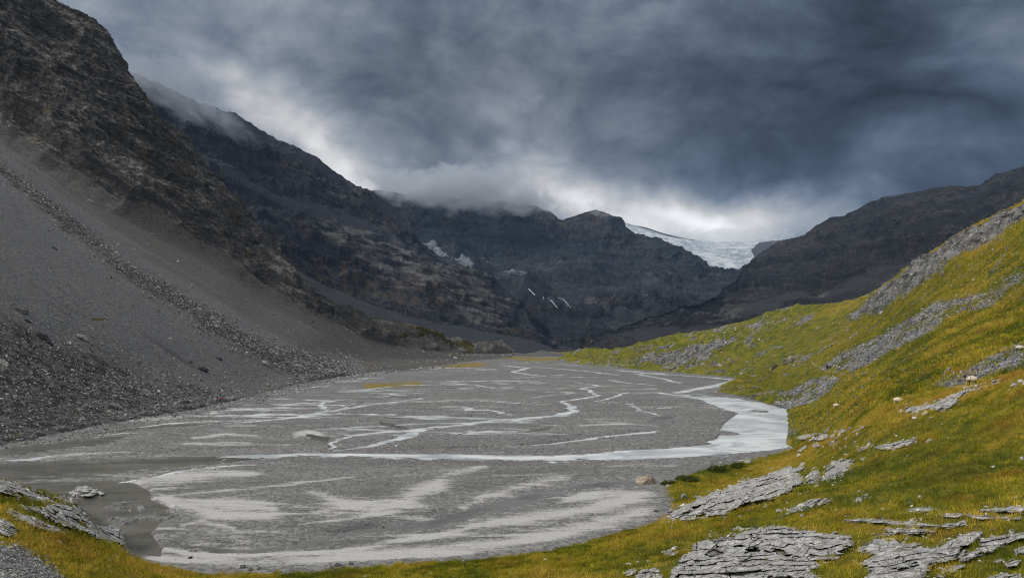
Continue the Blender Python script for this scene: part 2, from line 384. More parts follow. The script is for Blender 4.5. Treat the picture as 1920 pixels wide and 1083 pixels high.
def m_plain():
    """mask: r pale silt, g wet dark gravel, b straw grass, a shore rubble"""
    m, t, b, co = mat_new('river_gravel'); r, g, bl, al = attr(t)
    st = t.noise(t.stretch(co, (.035, .13, .1), (0, 0, R(8))), 1, 7, .62, .5)
    st2 = t.noise(t.stretch(co, (.10, 1.3, .1), (0, 0, R(8))), 1, 7, .68, .5)
    fi = t.noise(co, 3.2, 5, .8); pb = t.voro(co, 2.6, out='Color'); ps = t.new('ShaderNodeSeparateColor'); t.l.new(pb, ps.inputs[0])
    grit = t.m('ADD', t.m('MULTIPLY', fi, .5), t.m('MULTIPLY', ps.outputs[0], .5))
    c = t.mix(t.ramp(grit, .22, .78), (.105, .103, .100), (.225, .222, .215))
    c = t.mix(t.ramp(st, .40, .62, 0, .55), c, (.085, .083, .080))
    silt = t.mix(t.ramp(fi, .3, .7), (.35, .342, .33), (.46, .45, .435))
    s = t.m('ADD', r, t.m('ADD', t.m('MULTIPLY', t.m('SUBTRACT', st2, .5), 1.35), t.m('MULTIPLY', t.m('SUBTRACT', st, .5), 1.3)))
    s = t.m('ADD', s, t.m('MULTIPLY', t.m('SUBTRACT', grit, .5), .35))
    c = t.mix(t.ramp(s, .36, 1.02), c, silt)
    d = t.m('ADD', g, t.m('MULTIPLY', t.m('SUBTRACT', st2, .5), 1.1))
    c = t.mix(t.ramp(d, .35, 1.0, 0, .75), c, (.048, .047, .045))
    gn = t.m('ADD', bl, t.m('MULTIPLY', t.m('SUBTRACT', st2, .5), 1.0))
    c = t.mix(t.ramp(gn, .5, .62), c, t.mix(fi, (.12, .10, .02), (.27, .19, .04)))
    t.l.new(c, b.inputs['Base Color'])
    t.l.new(t.ramp(d, .4, .8, .85, .45), b.inputs['Roughness'])
    t.l.new(t.bump(t.m('ADD', grit, t.m('MULTIPLY', st2, .25)), .45, .14), b.inputs['Normal'])
    return m
M_PLAIN = m_plain()

def m_water():
    m, t, b, co = mat_new('milky_meltwater'); r, g, bl, al = attr(t)
    n = t.noise(t.stretch(co, (.07, .11, 1), (0, 0, .35)), 1, 8, .62, 1.6); rp = t.noise(t.stretch(co, (1.1, 1.6, 1), (0, 0, .4)), 1, 7, .75, .8)
    fast = t.mix(t.ramp(n, .35, .65), (.33, .355, .37), (.66, .675, .68))
    fast = t.mix(t.ramp(rp, .58, .70, 0, .6), fast, (.78, .79, .79))
    still = t.mix(t.ramp(n, .3, .7), (.085, .083, .070), (.17, .163, .14))
    c = t.mix(t.ramp(t.m('ADD', r, t.m('MULTIPLY', t.m('SUBTRACT', n, .5), .5)), .35, .65), still, fast)
    c = t.mix(t.ramp(t.m('ADD', g, t.m('MULTIPLY', t.m('SUBTRACT', rp, .5), .6)), .05, .75), (.15, .148, .142), c)   # shallow margins show the bed
    t.l.new(c, b.inputs['Base Color']); b.inputs['IOR'].default_value = 1.33; b.inputs['Specular IOR Level'].default_value = .5
    t.l.new(t.ramp(r, .2, .8, .12, .38), b.inputs['Roughness'])
    t.l.new(t.bump(rp, .16, .10), b.inputs['Normal'])
    return m
M_WATER = m_water()

def m_rock(name, dark, light, warm=(.2, .15, .08), warm_amt=.25, scale=1.0, strata=4.0, rot=(0, 0, 0), moss=0.0):
    m, t, b, co = mat_new(name)
    s = t.noise(t.stretch(co, (.8/scale, .8/scale, strata/scale), rot), 1, 8, .65, .6)
    n = t.noise(co, 2.2/scale, 8, .65); fi = t.noise(co, 12/scale, 6, .7)
    c = t.mix(t.ramp(t.m('ADD', t.m('MULTIPLY', s, .6), t.m('MULTIPLY', n, .4)), .40, .62), dark, light)
    c = t.mix(t.ramp(fi, .3, .7, 0, .4), c, tuple(x*.45 for x in dark))
    c = t.mix(t.ramp(t.noise(co, .9/scale, 6, .6), .55, .7, 0, warm_amt), c, warm)
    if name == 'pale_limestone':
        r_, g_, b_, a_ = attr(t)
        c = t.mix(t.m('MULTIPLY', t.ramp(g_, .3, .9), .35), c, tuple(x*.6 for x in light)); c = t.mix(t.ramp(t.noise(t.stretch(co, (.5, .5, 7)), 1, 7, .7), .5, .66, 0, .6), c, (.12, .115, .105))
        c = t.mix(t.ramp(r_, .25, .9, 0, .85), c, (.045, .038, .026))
    cr = t.m('ABSOLUTE', t.m('SUBTRACT', t.noise(t.vm('ADD', co, (5, 5, 5)), 1.3/scale, 6, .6, .8), .5))
    c = t.mix(t.ramp(cr, .0, .022, .75, 0), c, tuple(x*.25 for x in dark))
    t.l.new(c, b.inputs['Base Color'])
    t.l.new(t.bump(t.m('ADD', s, t.m('ADD', fi, t.m('MULTIPLY', t.ramp(cr, 0, .03), .8))), .8, .12*scale), b.inputs['Normal'])
    return m
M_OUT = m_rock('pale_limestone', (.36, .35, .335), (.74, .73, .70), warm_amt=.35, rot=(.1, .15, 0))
M_STONE = m_rock('grey_stone', (.075, .075, .076), (.20, .198, .192), warm_amt=.15, scale=2)
M_STONE_P = m_rock('pale_stone', (.20, .195, .18), (.38, .37, .34), warm_amt=.2, scale=2)
M_STONE_D = m_rock('dark_slate', (.028, .028, .030), (.075, .075, .078), warm_amt=.1, scale=2)
M_TAN = m_rock('tan_limestone', (.30, .24, .17), (.55, .47, .36), (.16, .09, .04), .5)

# ---------------------------------------------------------------- near left mountain: crag above a scree apron
def screeY(px, py): return 79.8*FP/(.65*(960-px)+(py-630))
SURF_E = Surf([
    [(-500, -520, 515), (-100, -200, 530), (0, -110, 535), (120, -6, 540), (165, 30, 545), (215, 95, 548), (255, 148, 550), (300, 215, 556), (350, 268, 562), (400, 322, 572), (450, 378, 585), (500, 440, 594), (545, 492, 602), (600, 545, 615), (650, 575, 640), (700, 594, 680), (760, 606, 715), (810, 624, 745), (870, 640, 780), (940, 657, 820), (960, 664, 840)],
    [(-500, -30, 430), (0, 252, 448), (150, 348, 455), (300, 438, 469), (420, 498, 495), (490, 545, 512), (560, 578, 533), (640, 608, 580), (690, 634, 620), (760, 650, 680), (850, 660, 740), (940, 665, 790), (960, 668, 800)],
    [(-500, 300, screeY(-500, 300)), (0, 520, screeY(0, 520)), (200, 590, screeY(200, 590)), (400, 640, screeY(400, 640)), (550, 656, screeY(550, 656)), (690, 665, 560), (760, 669, 600), (850, 667, 700), (940, 668, 760), (960, 670, 770)],
    [(-500, 895, 104), (0, 828, 139), (200, 790, 172), (400, 755, 222), (500, 733, 268), (620, 707, 355), (700, 696, 415), (780, 689, 470), (850, 680, 555), (940, 671, 690), (960, 672, 690)],
    [(-500, 1000, 78), (0, 890, 109), (200, 840, 134), (400, 800, 167), (620, 735, 270), (780, 705, 380), (940, 685, 520), (960, 685, 520)]])
P, nr, nc, v, pxs = SURF_E.grid(-480, 958, 1000, (330, 170, 190, 20), back=((20, 6), (60, 30), (140, 90), (300, 220)))
_, pys = proj(P)
crag = sstep(1.06, .93, v+fbm(P, 45, 4)*.10)
crag = crag*np.where(v < 0, 1, 1)
bandline = [(-300, 90), (0, 318), (150, 440), (250, 520), (370, 592), (480, 655), (560, 690), (640, 708)]
bd = seg_dist(pxs, pys, bandline)
band = np.exp(-(bd/(13+.02*pxs))**2)*(.55+.9*np.clip(fbm(P, 26, 4)+.35, 0, 1))
lowfield = sstep(-30, 90, pys-np.interp(pxs, [-300, 0, 150, 300, 450, 620], [450, 560, 620, 680, 715, 722]))*(pxs < 640)
N = grid_normals(P, nr, nc)
rot = np.array([[math.cos(R(34)), 0, -math.sin(R(34))], [0, 1, 0], [math.sin(R(34)), 0, math.cos(R(34))]])
Q = (P@rot.T)*[.6, .85, 1.7]
D1 = fbm(Q, 95, 7, .52, True); D2 = fbm(P*[1, 1, .5], 60, 7, .52, True, 5.1); D3 = fbm(P, 160, 3)
depth = sstep(1.0, .55, v)*.7+.3
edge_k = np.where(v < 0, .5, sstep(0, .25, v)*.5+.5)
big = (D1*15+D2*11+D3*16-9)*edge_k
strat = fbm(Q*[.6, 1, 2], 26, 6, .58, True, 3.3)*8+fbm(P, 14, 4, .6, True, 6.6)*2.6
qn = P@rot.T; fq = qn[:, 2]/40+fbm(Q, 120, 4)*1.1; r1 = fq-np.floor(fq); f2 = qn[:, 2]/13+fbm(Q, 50, 4)*1.2; r2 = f2-np.floor(f2)
led_ = ((r1-sstep(.78, 1, r1))*16*(.5+np.clip(fbm(P, 90, 3)+.4, 0, 1))+(r2-sstep(.7, 1, r2))*4.5)*edge_k
P = P+N*((big+strat*.8+led_-6)*crag)[:, None]*[1, 1, .75]
sc = 1-crag
rill = fbm(P*[.25, 1, .25], 22, 4)*.9+fbm(P, 9, 4)*.35+fbm(P, 2.2, 3, .6)*.16*(1+1.6*np.maximum(band, lowfield))
P[:, 2] += sc*(rill+band*1.6)
P, sd = shore(P, .45, 6)
grass = ((np.exp(-((pxs-740)/50)**2-((pys-632)/5)**2)*.78+np.exp(-((pxs-850)/60)**2-((pys-664)/7)**2)*.6)*(v > 0)+.66*np.exp(-((seg_dist(pxs, pys, [(700, 592), (760, 612), (830, 640), (880, 652)]))/9)**2)
         + .35*np.exp(-((pxs-180)/20)**2-((pys-597)/4)**2)+.6*np.exp(-(((pxs-187)-(pys-598)*2.8)/20)**2-((pys-598)/4)**2)
         + .75*np.exp(-((seg_dist(pxs, pys, [(20, 822), (35, 818)]))/6)**2)+.6*np.exp(-((seg_dist(pxs, pys, [(133, 780), (137, 780)]))/5)**2) + .5*np.exp(-((seg_dist(pxs, pys, [(440, 733), (570, 730)]))/6)**2))
brown = sstep(10, 60, bd)*(pys < np.interp(pxs, [p[0] for p in bandline], [p[1] for p in bandline]))*.75
crag_s = crag*1.0
brown = np.where(crag > .5, sstep(600, 720, pxs+fbm(P, 40, 3)*60), brown)
MK = np.stack([1-crag_s, np.maximum(band, lowfield*.8), grass, brown], 1)
E_V, E_M, E_v, E_px = P, MK, v, pxs
o_E = mesh_obj('mountain', P, grid_faces(nr, nc), M_NEARM, masks={'mask': MK}); tag(o_E, kind='structure')

# ---------------------------------------------------------------- second mountain on the left
def cliffy(P, N, scale, amp, tilt=(0, 0), seed=0.0, flute=.4):
    """cliff bands and benches: returns the offset and how much each point lies on a bench"""
    bg = fbm(P*[1, 1, .6], scale*3.2, 5, .5, False, seed+4); z = P[:, 2]+P[:, 0]*tilt[0]+P[:, 1]*tilt[1]
    f = z/(scale*.75)+bg*1.3+fbm(P*[1, 1, .2], scale*1.4, 4, .5, False, seed)*.35; fr = f-np.floor(f)
    terr = sstep(0, .45, fr)-fr
    f2 = f*3.7+fbm(P*[1, 1, .2], scale*.8, 3, .5, False, seed+7)*.5; fr2 = f2-np.floor(f2); terr2 = sstep(0, .5, fr2)-fr2
    fl = fbm(P*[1, 1, .22], scale*.42, 6, .48, True, seed+2)
    gul = fbm(P*[1, 1, .3], scale*1.5, 4, .45, True, seed+9)
    steep = 1-sstep(.35, .6, fr)
    off = -terr*1.0-terr2*.22+fl*flute*(.35+.65*steep)+gul*.75+bg*.9-.5+fbm(P, scale*.12, 4, .55, False, seed)*.10
    return N*(off*amp)[:, None], 1-steep
SURF_D = Surf([
    [(60, 30, 1420), (260, 138, 1500), (330, 165, 1530), (400, 196, 1560), (450, 215, 1600), (520, 262, 1650), (560, 276, 1690), (600, 297, 1720), (640, 322, 1770), (680, 346, 1800), (730, 378, 1850), (765, 410, 1850), (785, 436, 1820), (800, 454, 1790), (830, 476, 1750), (870, 492, 1700), (910, 508, 1640), (950, 535, 1550), (1000, 592, 1400), (1040, 642, 1250)],
    [(60, 170, 1330), (400, 292, 1350), (480, 335, 1400), (560, 375, 1450), (640, 402, 1520), (700, 430, 1550), (800, 480, 1550), (880, 520, 1500), (950, 562, 1400), (1000, 607, 1300), (1040, 648, 1200)],
    [(60, 300, 1150), (480, 445, 1150), (560, 490, 1180), (640, 530, 1200), (760, 575, 1200), (880, 603, 1250), (950, 617, 1250), (1000, 632, 1220), (1040, 652, 1150)],
    [(60, 500, 900), (500, 600, 900), (700, 640, 950), (850, 655, 1000), (950, 661, 1050), (1040, 662, 1080)],
    [(60, 700, 500), (500, 690, 600), (850, 680, 640), (1040, 674, 700)]])
P, nr, nc, v, pxs = SURF_D.grid(60, 1038, 760, (110, 130, 130, 14), back=((80, 20), (300, 160), (900, 500)))
N = grid_normals(P, nr, nc); _, pys = proj(P)
sl = sstep(2.25, 1.95, v+fbm(P, 90, 4)*.25)*np.where(v < 0, .35, .35+.65*sstep(0, .45, v))
bench = np.exp(-((v-1-fbm(P, 140, 3)*.12)/.09)**2)*(pxs < 760)*(pxs > 360)
cf, be = cliffy(P, N, 95, 34, (.22, 0), 1.0, .5); P = P+cf*(sl*(1-.5*bench))[:, None]
P = P+N*(fbm(P*[1, .4, .4], 60, 5)*7*(1-sl))[:, None]
P[:, 2] = np.where(v > 3.0, np.minimum(P[:, 2], 4), P[:, 2])
MK = np.stack([np.maximum(1-sl, np.maximum(bench*.9, be*.42)), 0*v, .25*sstep(620, 560, pys)*0+.45*np.exp(-((pxs-865)/30)**2-((pys-575)/30)**2), .62*sstep(-6, 14, sdist(pxs, pys+fbm(P, 120, 4)*14, [(560, 385), (640, 400), (720, 440), (790, 455), (880, 502), (950, 530), (985, 575), (960, 590), (890, 585), (790, 545), (700, 500), (600, 440)]))], 1)
o_D = mesh_obj('mountain', P, grid_faces(nr, nc), M_LEFT2, masks={'mask': MK}); tag(o_D, kind='structure')

# ---------------------------------------------------------------- head wall of the valley
SURF_B = Surf([
    [(560, 350, 3050), (700, 352, 3000), (760, 360, 3000), (900, 372, 3000), (980, 380, 3000), (1030, 392, 2950), (1055, 405, 2950), (1078, 395, 2900), (1110, 388, 2900), (1140, 394, 2860), (1165, 412, 2840), (1190, 428, 2800), (1220, 438, 2760), (1260, 452, 2700), (1290, 466, 2660), (1320, 484, 2600), (1350, 497, 2560), (1390, 505, 2500), (1440, 506, 2500), (1520, 490, 2500)],
    [(560, 430, 2650), (700, 440, 2600), (800, 455, 2560), (900, 478, 2450), (1000, 488, 2400), (1100, 495, 2320), (1200, 505, 2280), (1300, 520, 2250), (1400, 528, 2200), (1520, 535, 2100)],
    [(560, 500, 2300), (700, 520, 2150), (900, 530, 1950), (1000, 535, 1850), (1100, 548, 1750), (1200, 555, 1720), (1300, 562, 1750), (1400, 570, 1700), (1520, 580, 1600)],
    [(560, 580, 1800), (800, 600, 1550), (950, 600, 1450), (1050, 596, 1400), (1200, 604, 1400), (1300, 612, 1400), (1520, 620, 1400)],
    [(560, 640, 1400), (850, 650, 1280), (1000, 653, 1230), (1200, 652, 1210), (1300, 650, 1230), (1520, 650, 1300)],
    [(560, 662, 900), (1000, 662, 950), (1520, 662, 900)]])
P, nr, nc, v, pxs = SURF_B.grid(560, 1518, 800, (110, 90, 90, 80, 10), back=((120, 30), (400, 200), (900, 600)))
N = grid_normals(P, nr, nc); _, pys = proj(P)
sl = sstep(4.3, 3.9, v)*np.where(v < 0, .5, 1)*(.45+.55*sstep(0, .3, v))
cf, be = cliffy(P, N, 120, 46, (-.06, 0), 2.7, .42); P = P+cf*sl[:, None]
MK = np.stack([np.maximum(be*.46, .5*np.exp(-((v-1.6+fbm(P, 200, 4)*.8)/.35)**2)), 1.25*np.exp(-(seg_dist(pxs, pys, [(797, 447), (812, 458), (835, 467), (868, 478)])/np.interp(pxs, [790, 815, 870], [5, 9, 4]))**2) + .72*np.exp(-(seg_dist(pxs, pys, [(862, 474), (905, 492), (950, 510), (985, 512)])/7)**2), 0*v, 1.55*(.34*np.exp(-((pys-548-(pxs-1080)*.02)/15)**4-((pxs-1090)/110)**4)+.3*np.exp(-((pys-470)/10)**4-((pxs-900)/120)**4)+.3*np.exp(-((pys-625)/22)**2-((pxs-1050)/130)**4)+.35*np.exp(-((pxs-1260)/80)**2-((pys-540)/14)**2))+.25*np.exp(-((pxs-1000)/60)**2-((pys-515)/12)**2)], 1)
o_B = mesh_obj('mountain', P, grid_faces(nr, nc), M_FAR, masks={'mask': MK}); tag(o_B, kind='structure')

# ---------------------------------------------------------------- right mountain and its lower bench
SURF_C = Surf([
    [(1090, 652, 1250), (1140, 622, 1330), (1180, 602, 1400), (1260, 575, 1500), (1340, 547, 1650), (1385, 512, 1850), (1405, 482, 1980), (1430, 466, 2000), (1470, 450, 2040), (1500, 440, 2050), (1530, 420, 2050), (1560, 410, 2050), (1600, 393, 2050), (1640, 370, 2050), (1680, 360, 2030), (1720, 356, 2000), (1760, 350, 1980), (1790, 345, 1950), (1830, 348, 1900), (1850, 338, 1870), (1870, 322, 1850), (1920, 306, 1800), (2100, 220, 1700), (2500, 150, 1500)],
    [(1090, 654, 1210), (1180, 620, 1320), (1260, 600, 1380), (1400, 555, 1540), (1500, 528, 1580), (1560, 505, 1540), (1640, 478, 1460), (1700, 450, 1400), (1760, 435, 1360), (1920, 415, 1250), (2500, 380, 1150)],
    [(1090, 656, 1180), (1180, 632, 1230), (1260, 615, 1260), (1400, 580, 1330), (1500, 560, 1320), (1640, 545, 1200), (1760, 520, 1100), (1920, 500, 1050), (2500, 470, 900)],
    [(1090, 660, 1100), (1180, 645, 1100), (1300, 630, 1050), (1400, 615, 1050), (1640, 600, 950), (1920, 580, 850), (2500, 540, 700)],
    [(1090, 668, 900), (1400, 668, 800), (1920, 660, 600), (2500, 660, 500)]])
P, nr, nc, v, pxs = SURF_C.grid(1092, 2480, 800, (120, 70, 90, 30), back=((80, 20), (300, 160), (900, 500)))
N = grid_normals(P, nr, nc); _, pys = proj(P)
sl = (.4+.6*sstep(0, .35, v))*np.where(v < 0, .5, 1)
scr = np.maximum(np.exp(-((v-1.55)/.4)**2)*sstep(-.15, .25, fbm(P, 260, 3)), .8*np.exp(-((pys-625)/16)**2)*(pxs < 1560))
cf, be = cliffy(P, N, 85, 30, (-.12, 0), 7.7, .55); P = P+cf*(sl*(1-.75*scr))[:, None]
gA = .42*sstep(1.2, 2.2, v)+.46*np.exp(-((pxs-1720)/120)**2-((pys-470)/25)**2)+.3*np.exp(-(v/.25)**2)*(pxs > 1480)
MK = np.stack([np.maximum(scr, be*.40), 0*v, gA, .45*np.exp(-((pxs-1700)/90)**2-((pys-450)/14)**2)+.5*np.exp(-((pxs-1540)/90)**2-((pys-540)/16)**2)+.55*np.exp(-((pxs-1350)/110)**4-((pys-582)/20)**4)+.4*np.exp(-((pxs-1180)/90)**2-((pys-632)/14)**2)], 1)
o_C = mesh_obj('mountain', P, grid_faces(nr, nc), M_RIGHTM, masks={'mask': MK}); tag(o_C, kind='structure')

# ---------------------------------------------------------------- glacier in the saddle
def m_ice():
    m, t, b, co = mat_new('glacier_ice'); r, g, bl, al = attr(t)
    n = t.noise(t.stretch(co, (.012, .004, .02)), 1, 8, .65, 1.2); n2 = t.noise(t.stretch(co, (.03, .006, .03), (0, 0, .4)), 1, 6, .6, 1.5)
    c = t.mix(t.ramp(n, .4, .6), (.26, .30, .34), (.52, .54, .55))
    c = t.mix(t.ramp(t.m('ABSOLUTE', t.m('SUBTRACT', n2, .5)), 0, .03, .75, 0), c, (.10, .13, .17))
    c = t.mix(t.ramp(t.m('ADD', g, t.m('MULTIPLY', t.m('SUBTRACT', n, .5), .8)), .45, .55), c, (.045, .045, .05))
    t.l.new(c, b.inputs['Base Color']); t.l.new(t.bump(t.m('ADD', n, n2), .8, 12), b.inputs['Normal']); b.inputs['Roughness'].default_value = .6
    return m
SURF_I = Surf([
    [(1130, 400, 4300), (1185, 421, 4300), (1210, 426, 4300), (1240, 436, 4300), (1300, 449, 4400), (1350, 453, 4500), (1420, 452, 4500), (1470, 447, 4500), (1520, 440, 4400)],
    [(1130, 470, 3900), (1200, 470, 3900), (1300, 474, 3900), (1350, 474, 3900), (1420, 472, 3900), (1520, 470, 3900)],
    [(1130, 530, 3000), (1300, 530, 3000), (1420, 530, 3000), (1520, 530, 3000)]])
P, nr, nc, v, pxs = SURF_I.grid(1130, 1520, 400, (90, 110), back=((200, 20), (900, 300)))
N = grid_normals(P, nr, nc); _, pys = proj(P)
P = P+N*(fbm(P*[1, .35, 1], 180, 6, .55, True)*16*sstep(0, .3, v))[:, None]
nun = 1.2*np.exp(-(seg_dist(pxs, pys, [(1192, 421), (1225, 429), (1255, 439), (1300, 449)])/np.interp(pxs, [1195, 1230, 1300], [2.5, 5.5, 2]))**2)
nun = nun+1.3*sstep(0, 6, sdist(pxs, pys, [(1405, 472), (1415, 458), (1440, 450), (1475, 446), (1500, 446), (1500, 500), (1418, 495)]))
MK = np.stack([0*v, nun, 0*v], 1)
o_I = mesh_obj('glacier', P, grid_faces(nr, nc), m_ice(), masks={'mask': MK}); tag(o_I, kind='structure')

# ---------------------------------------------------------------- grassy hillside on the right
SURF_F = Surf([
    [(1020, 672, 650), (1060, 660, 645), (1110, 655, 640), (1150, 657, 630), (1200, 648, 615), (1240, 634, 600), (1320, 620, 565), (1400, 600, 530), (1440, 588, 515), (1500, 574, 490), (1545, 571, 460), (1590, 566, 430), (1640, 545, 390), (1700, 505, 330), (1750, 470, 305), (1800, 437, 282), (1850, 410, 262), (1920, 376, 240), (2100, 290, 205), (2500, 90, 160)],
    [(1020, 675, 620), (1060, 670, 610), (1110, 666, 600), (1240, 657, 540), (1320, 648, 500), (1400, 640, 450), (1480, 632, 410), (1560, 620, 360), (1640, 605, 285), (1700, 585, 240), (1800, 555, 205), (1920, 525, 178), (2100, 480, 150), (2500, 380, 120)],
    [(1020, 677, 600), (1110, 677, 555), (1240, 682, 465), (1320, 686, 420), (1400, 690, 370), (1480, 690, 320), (1560, 680, 265), (1640, 672, 205), (1700, 662, 172), (1800, 640, 150), (1920, 618, 135), (2100, 590, 118), (2500, 540, 95)],
    [(1020, 679, 572), (1110, 685, 505), (1240, 698, 408), (1340, 706, 363), (1400, 732, 268), (1440, 752, 224), (1475, 765, 204), (1500, 790, 172), (1560, 778, 147), (1640, 755, 126), (1700, 742, 117), (1800, 715, 107), (1920, 688, 98), (2100, 660, 88), (2500, 620, 75)],
    [(1020, 690, 465), (1240, 720, 300), (1400, 765, 207), (1475, 810, 155), (1500, 855, 124), (1560, 855, 112), (1700, 800, 104), (1920, 740, 88), (2500, 690, 66)]])
P, nr, nc, v, pxs = SURF_F.grid(1022, 2480, 1000, (230, 170, 140, 50), back=((12, 2), (50, 14), (140, 60), (300, 160)))
_, pys = proj(P)
k = np.clip(P[:, 1]/200, .6, 2.2); ek = .25+.75*sstep(0, .15, v); ek = np.where(v < 0, .4, ek)
led = .85*sstep(-8, 14, sdist(pxs, pys, [(1570, 612), (1650, 550), (1720, 497), (1800, 447), (1925, 385), (2100, 300), (2100, 380), (1925, 425), (1800, 495), (1720, 550), (1640, 595)]))
led = np.maximum(led, .68*sstep(-6, 8, sdist(pxs, pys, [(1170, 690), (1215, 668), (1290, 655), (1345, 640), (1400, 640), (1350, 665), (1290, 690), (1230, 694)])))
led = np.maximum(led, .48*sstep(-10, 20, sdist(pxs, pys, [(1300, 650), (1450, 590), (1560, 580), (1530, 620), (1400, 650), (1320, 665)])))
led = np.maximum(led, .36+.10*sstep(1600, 1300, pxs))
rub = .12+.55*sstep(-6, 8, sdist(pxs, pys, [(1538, 698), (1575, 668), (1620, 645), (1700, 602), (1760, 572), (1850, 548), (1925, 500), (1925, 525), (1860, 575), (1790, 590), (1730, 632), (1640, 680), (1600, 700)]))
rub = np.maximum(rub, .68*sstep(-2, 5, sdist(pxs, pys, [(1438, 760), (1470, 740), (1500, 722), (1550, 704), (1578, 706), (1582, 716), (1556, 736), (1530, 752), (1490, 770)])))
rub = np.maximum(rub, .60*sstep(-6, 8, sdist(pxs, pys, [(1735, 728), (1790, 700), (1850, 672), (1925, 640), (1925, 690), (1860, 706), (1800, 735)])))
rub = np.maximum(rub, .5*sstep(-4, 4, sdist(pxs, pys, [(1400, 710), (1560, 650), (1620, 620), (1600, 640), (1500, 690)])))
rub = rub+(rub > .2)*fbm(P, 16, 5, .65)*.5
rub = np.maximum(rub, .6*np.exp(-((pxs-1482)/18)**2-((pys-815)/25)**2))
path = np.exp(-(seg_dist(pxs, pys, [(1470, 684), (1510, 688), (1545, 697), (1590, 705), (1640, 700), (1690, 697), (1735, 703), (1765, 716)])/1.5)**2)
straw = .30*sstep(1.0, .0, v)*sstep(1400, 1750, pxs+fbm(P, 60, 4)*150)+.12*np.sin(pxs/40)
rug = fbm(P*[.8, .8, 1.6], 46, 6, .5)*3.0*k+fbm(P@rot*[.4, .8, 2.2], 16, 5, .55, True, 9.)*2.4*k*(np.clip(led-.3, 0, 1)*2+.45)
rug += fbm(P, 6, 4, .55)*.5*k*(rub*1.5+.6)
P[:, 2] += rug*ek
P, sd = shore(P, .4, 10)
tp = sstep(1024, 1100, pxs+fbm(P, 30, 3)*20); P[:, 2] = P[:, 2]*tp-1.2*(1-tp)
MK = np.stack([rub, led, straw, path], 1)
F_V, F_M, F_v, F_px = P, MK, v, pxs
o_F = mesh_obj('hillside', P, grid_faces(nr, nc), M_HILL, masks={'mask': MK}); tag(o_F, kind='structure')

# ---------------------------------------------------------------- foreground bank the viewer stands on
SURF_G = Surf([
    [(-500, 850, 48), (0, 897, 62), (53, 912, 64), (107, 930, 67), (143, 946, 70), (200, 971, 74), (230, 995, 76), (300, 1050, 66.6), (427, 1068, 63.9), (640, 1056, 65.7), (800, 1047, 67.2), (900, 1040, 68.3), (1000, 1026, 70.7), (1100, 1000, 75.6), (1180, 975, 81.1), (1225, 930, 93.3), (1260, 890, 107.7), (1330, 868, 117.6), (1400, 855, 124.4), (1487, 838, 134), (1520, 822, 128), (1560, 803, 122), (1650, 758, 105), (1730, 737, 95), (1800, 722, 88), (1920, 697, 78), (2100, 665, 68), (2500, 620, 52)],
    [(-500, 940, 43), (0, 960, 52), (107, 985, 57), (200, 1010, 62), (235, 1030, 65.5), (300, 1067, 61.5), (427, 1083, 59.5), (640, 1072, 62), (800, 1063, 63), (900, 1060, 63), (1000, 1047, 65), (1100, 1025, 69), (1200, 992, 75), (1260, 955, 83), (1330, 920, 93), (1400, 895, 101), (1487, 870, 108), (1560, 845, 103), (1650, 800, 90), (1800, 765, 77), (1920, 742, 69), (2100, 710, 60), (2500, 680, 47)],
    [(-500, 1030, 38), (0, 1040, 44), (107, 1050, 48), (200, 1062, 52.5), (300, 1088, 54), (450, 1105, 52), (640, 1100, 53), (900, 1090, 54), (1000, 1078, 56), (1100, 1060, 58), (1250, 1000, 66), (1400, 950, 72), (1560, 915, 68), (1700, 900, 60), (1920, 880, 52), (2500, 850, 38)],
    [(-500, 1120, 32), (0, 1110, 36), (200, 1125, 40), (450, 1180, 40), (900, 1170, 41), (1100, 1120, 46), (1250, 1050, 53), (1400, 1000, 56), (1560, 985, 50), (1700, 975, 45), (1920, 960, 40), (2500, 950, 30)],
    [(-500, 1400, 20), (900, 1400, 22), (1250, 1200, 32), (1400, 1120, 38), (1560, 1090, 36), (1920, 1083, 31), (2500, 1060, 25)],
    [(-500, 2600, 5), (900, 2600, 5), (1560, 2600, 5), (1920, 2600, 5), (2500, 2600, 5)]])
def fg_disp(P):
    k = np.clip(P[:, 1]/60, .4, 1.3)
    return fbm(P*[1, 1, 0], 14, 5)*.75*k+fbm(P*[1, 1, 0], 2.6, 4, .55)*.30+fbm(P*[1, 1, 0], .7, 2, .55)*.05
P, nr, nc, v, pxs = SURF_G.grid(-480, 2480, 1500, (150, 150, 110, 90, 60), back=((5, 1.5), (12, 5.5), (25, 14)))
P[:, 2] += fg_disp(P)*np.where(v < 0, 1, .35+.65*sstep(0, .15, v))
_, pys = proj(P)
P, sd = shore(P, .22, 5)
rub = .12+.7*sstep(-10, 12, sdist(pxs, pys, [(-50, 1015), (30, 1020), (70, 1045), (100, 1065), (125, 1090), (-50, 1100)]))+.25*sstep(2.2, .2, sd)*(pxs > 240)
straw = .05+.42*np.exp(-(seg_dist(pxs, pys, [(1260, 965), (1330, 930), (1420, 885), (1520, 838), (1640, 785), (1760, 745), (1920, 705)])/16)**2)+.3*np.exp(-(seg_dist(pxs, pys, [(20, 1015), (150, 1040), (300, 1066), (420, 1082)])/18)**2)
straw += .16*np.exp(-((pxs-1880)/120)**2-((pys-790)/50)**2)-.30*np.exp(-((pxs-1750)/170)**2-((pys-890)/45)**2)-.2*np.exp(-((pxs-1330)/60)**2-((pys-885)/14)**2)+.2*np.exp(-((pxs-1500)/300)**2-((pys-985)/25)**2)
MK = np.stack([rub, np.full_like(v, .05), straw, 0*v], 1)
G_V, G_M, G_v, G_px = P, MK, v, pxs
o_G = mesh_obj('hillside', P, grid_faces(nr, nc), M_FG, masks={'mask': MK}); tag(o_G, kind='structure')

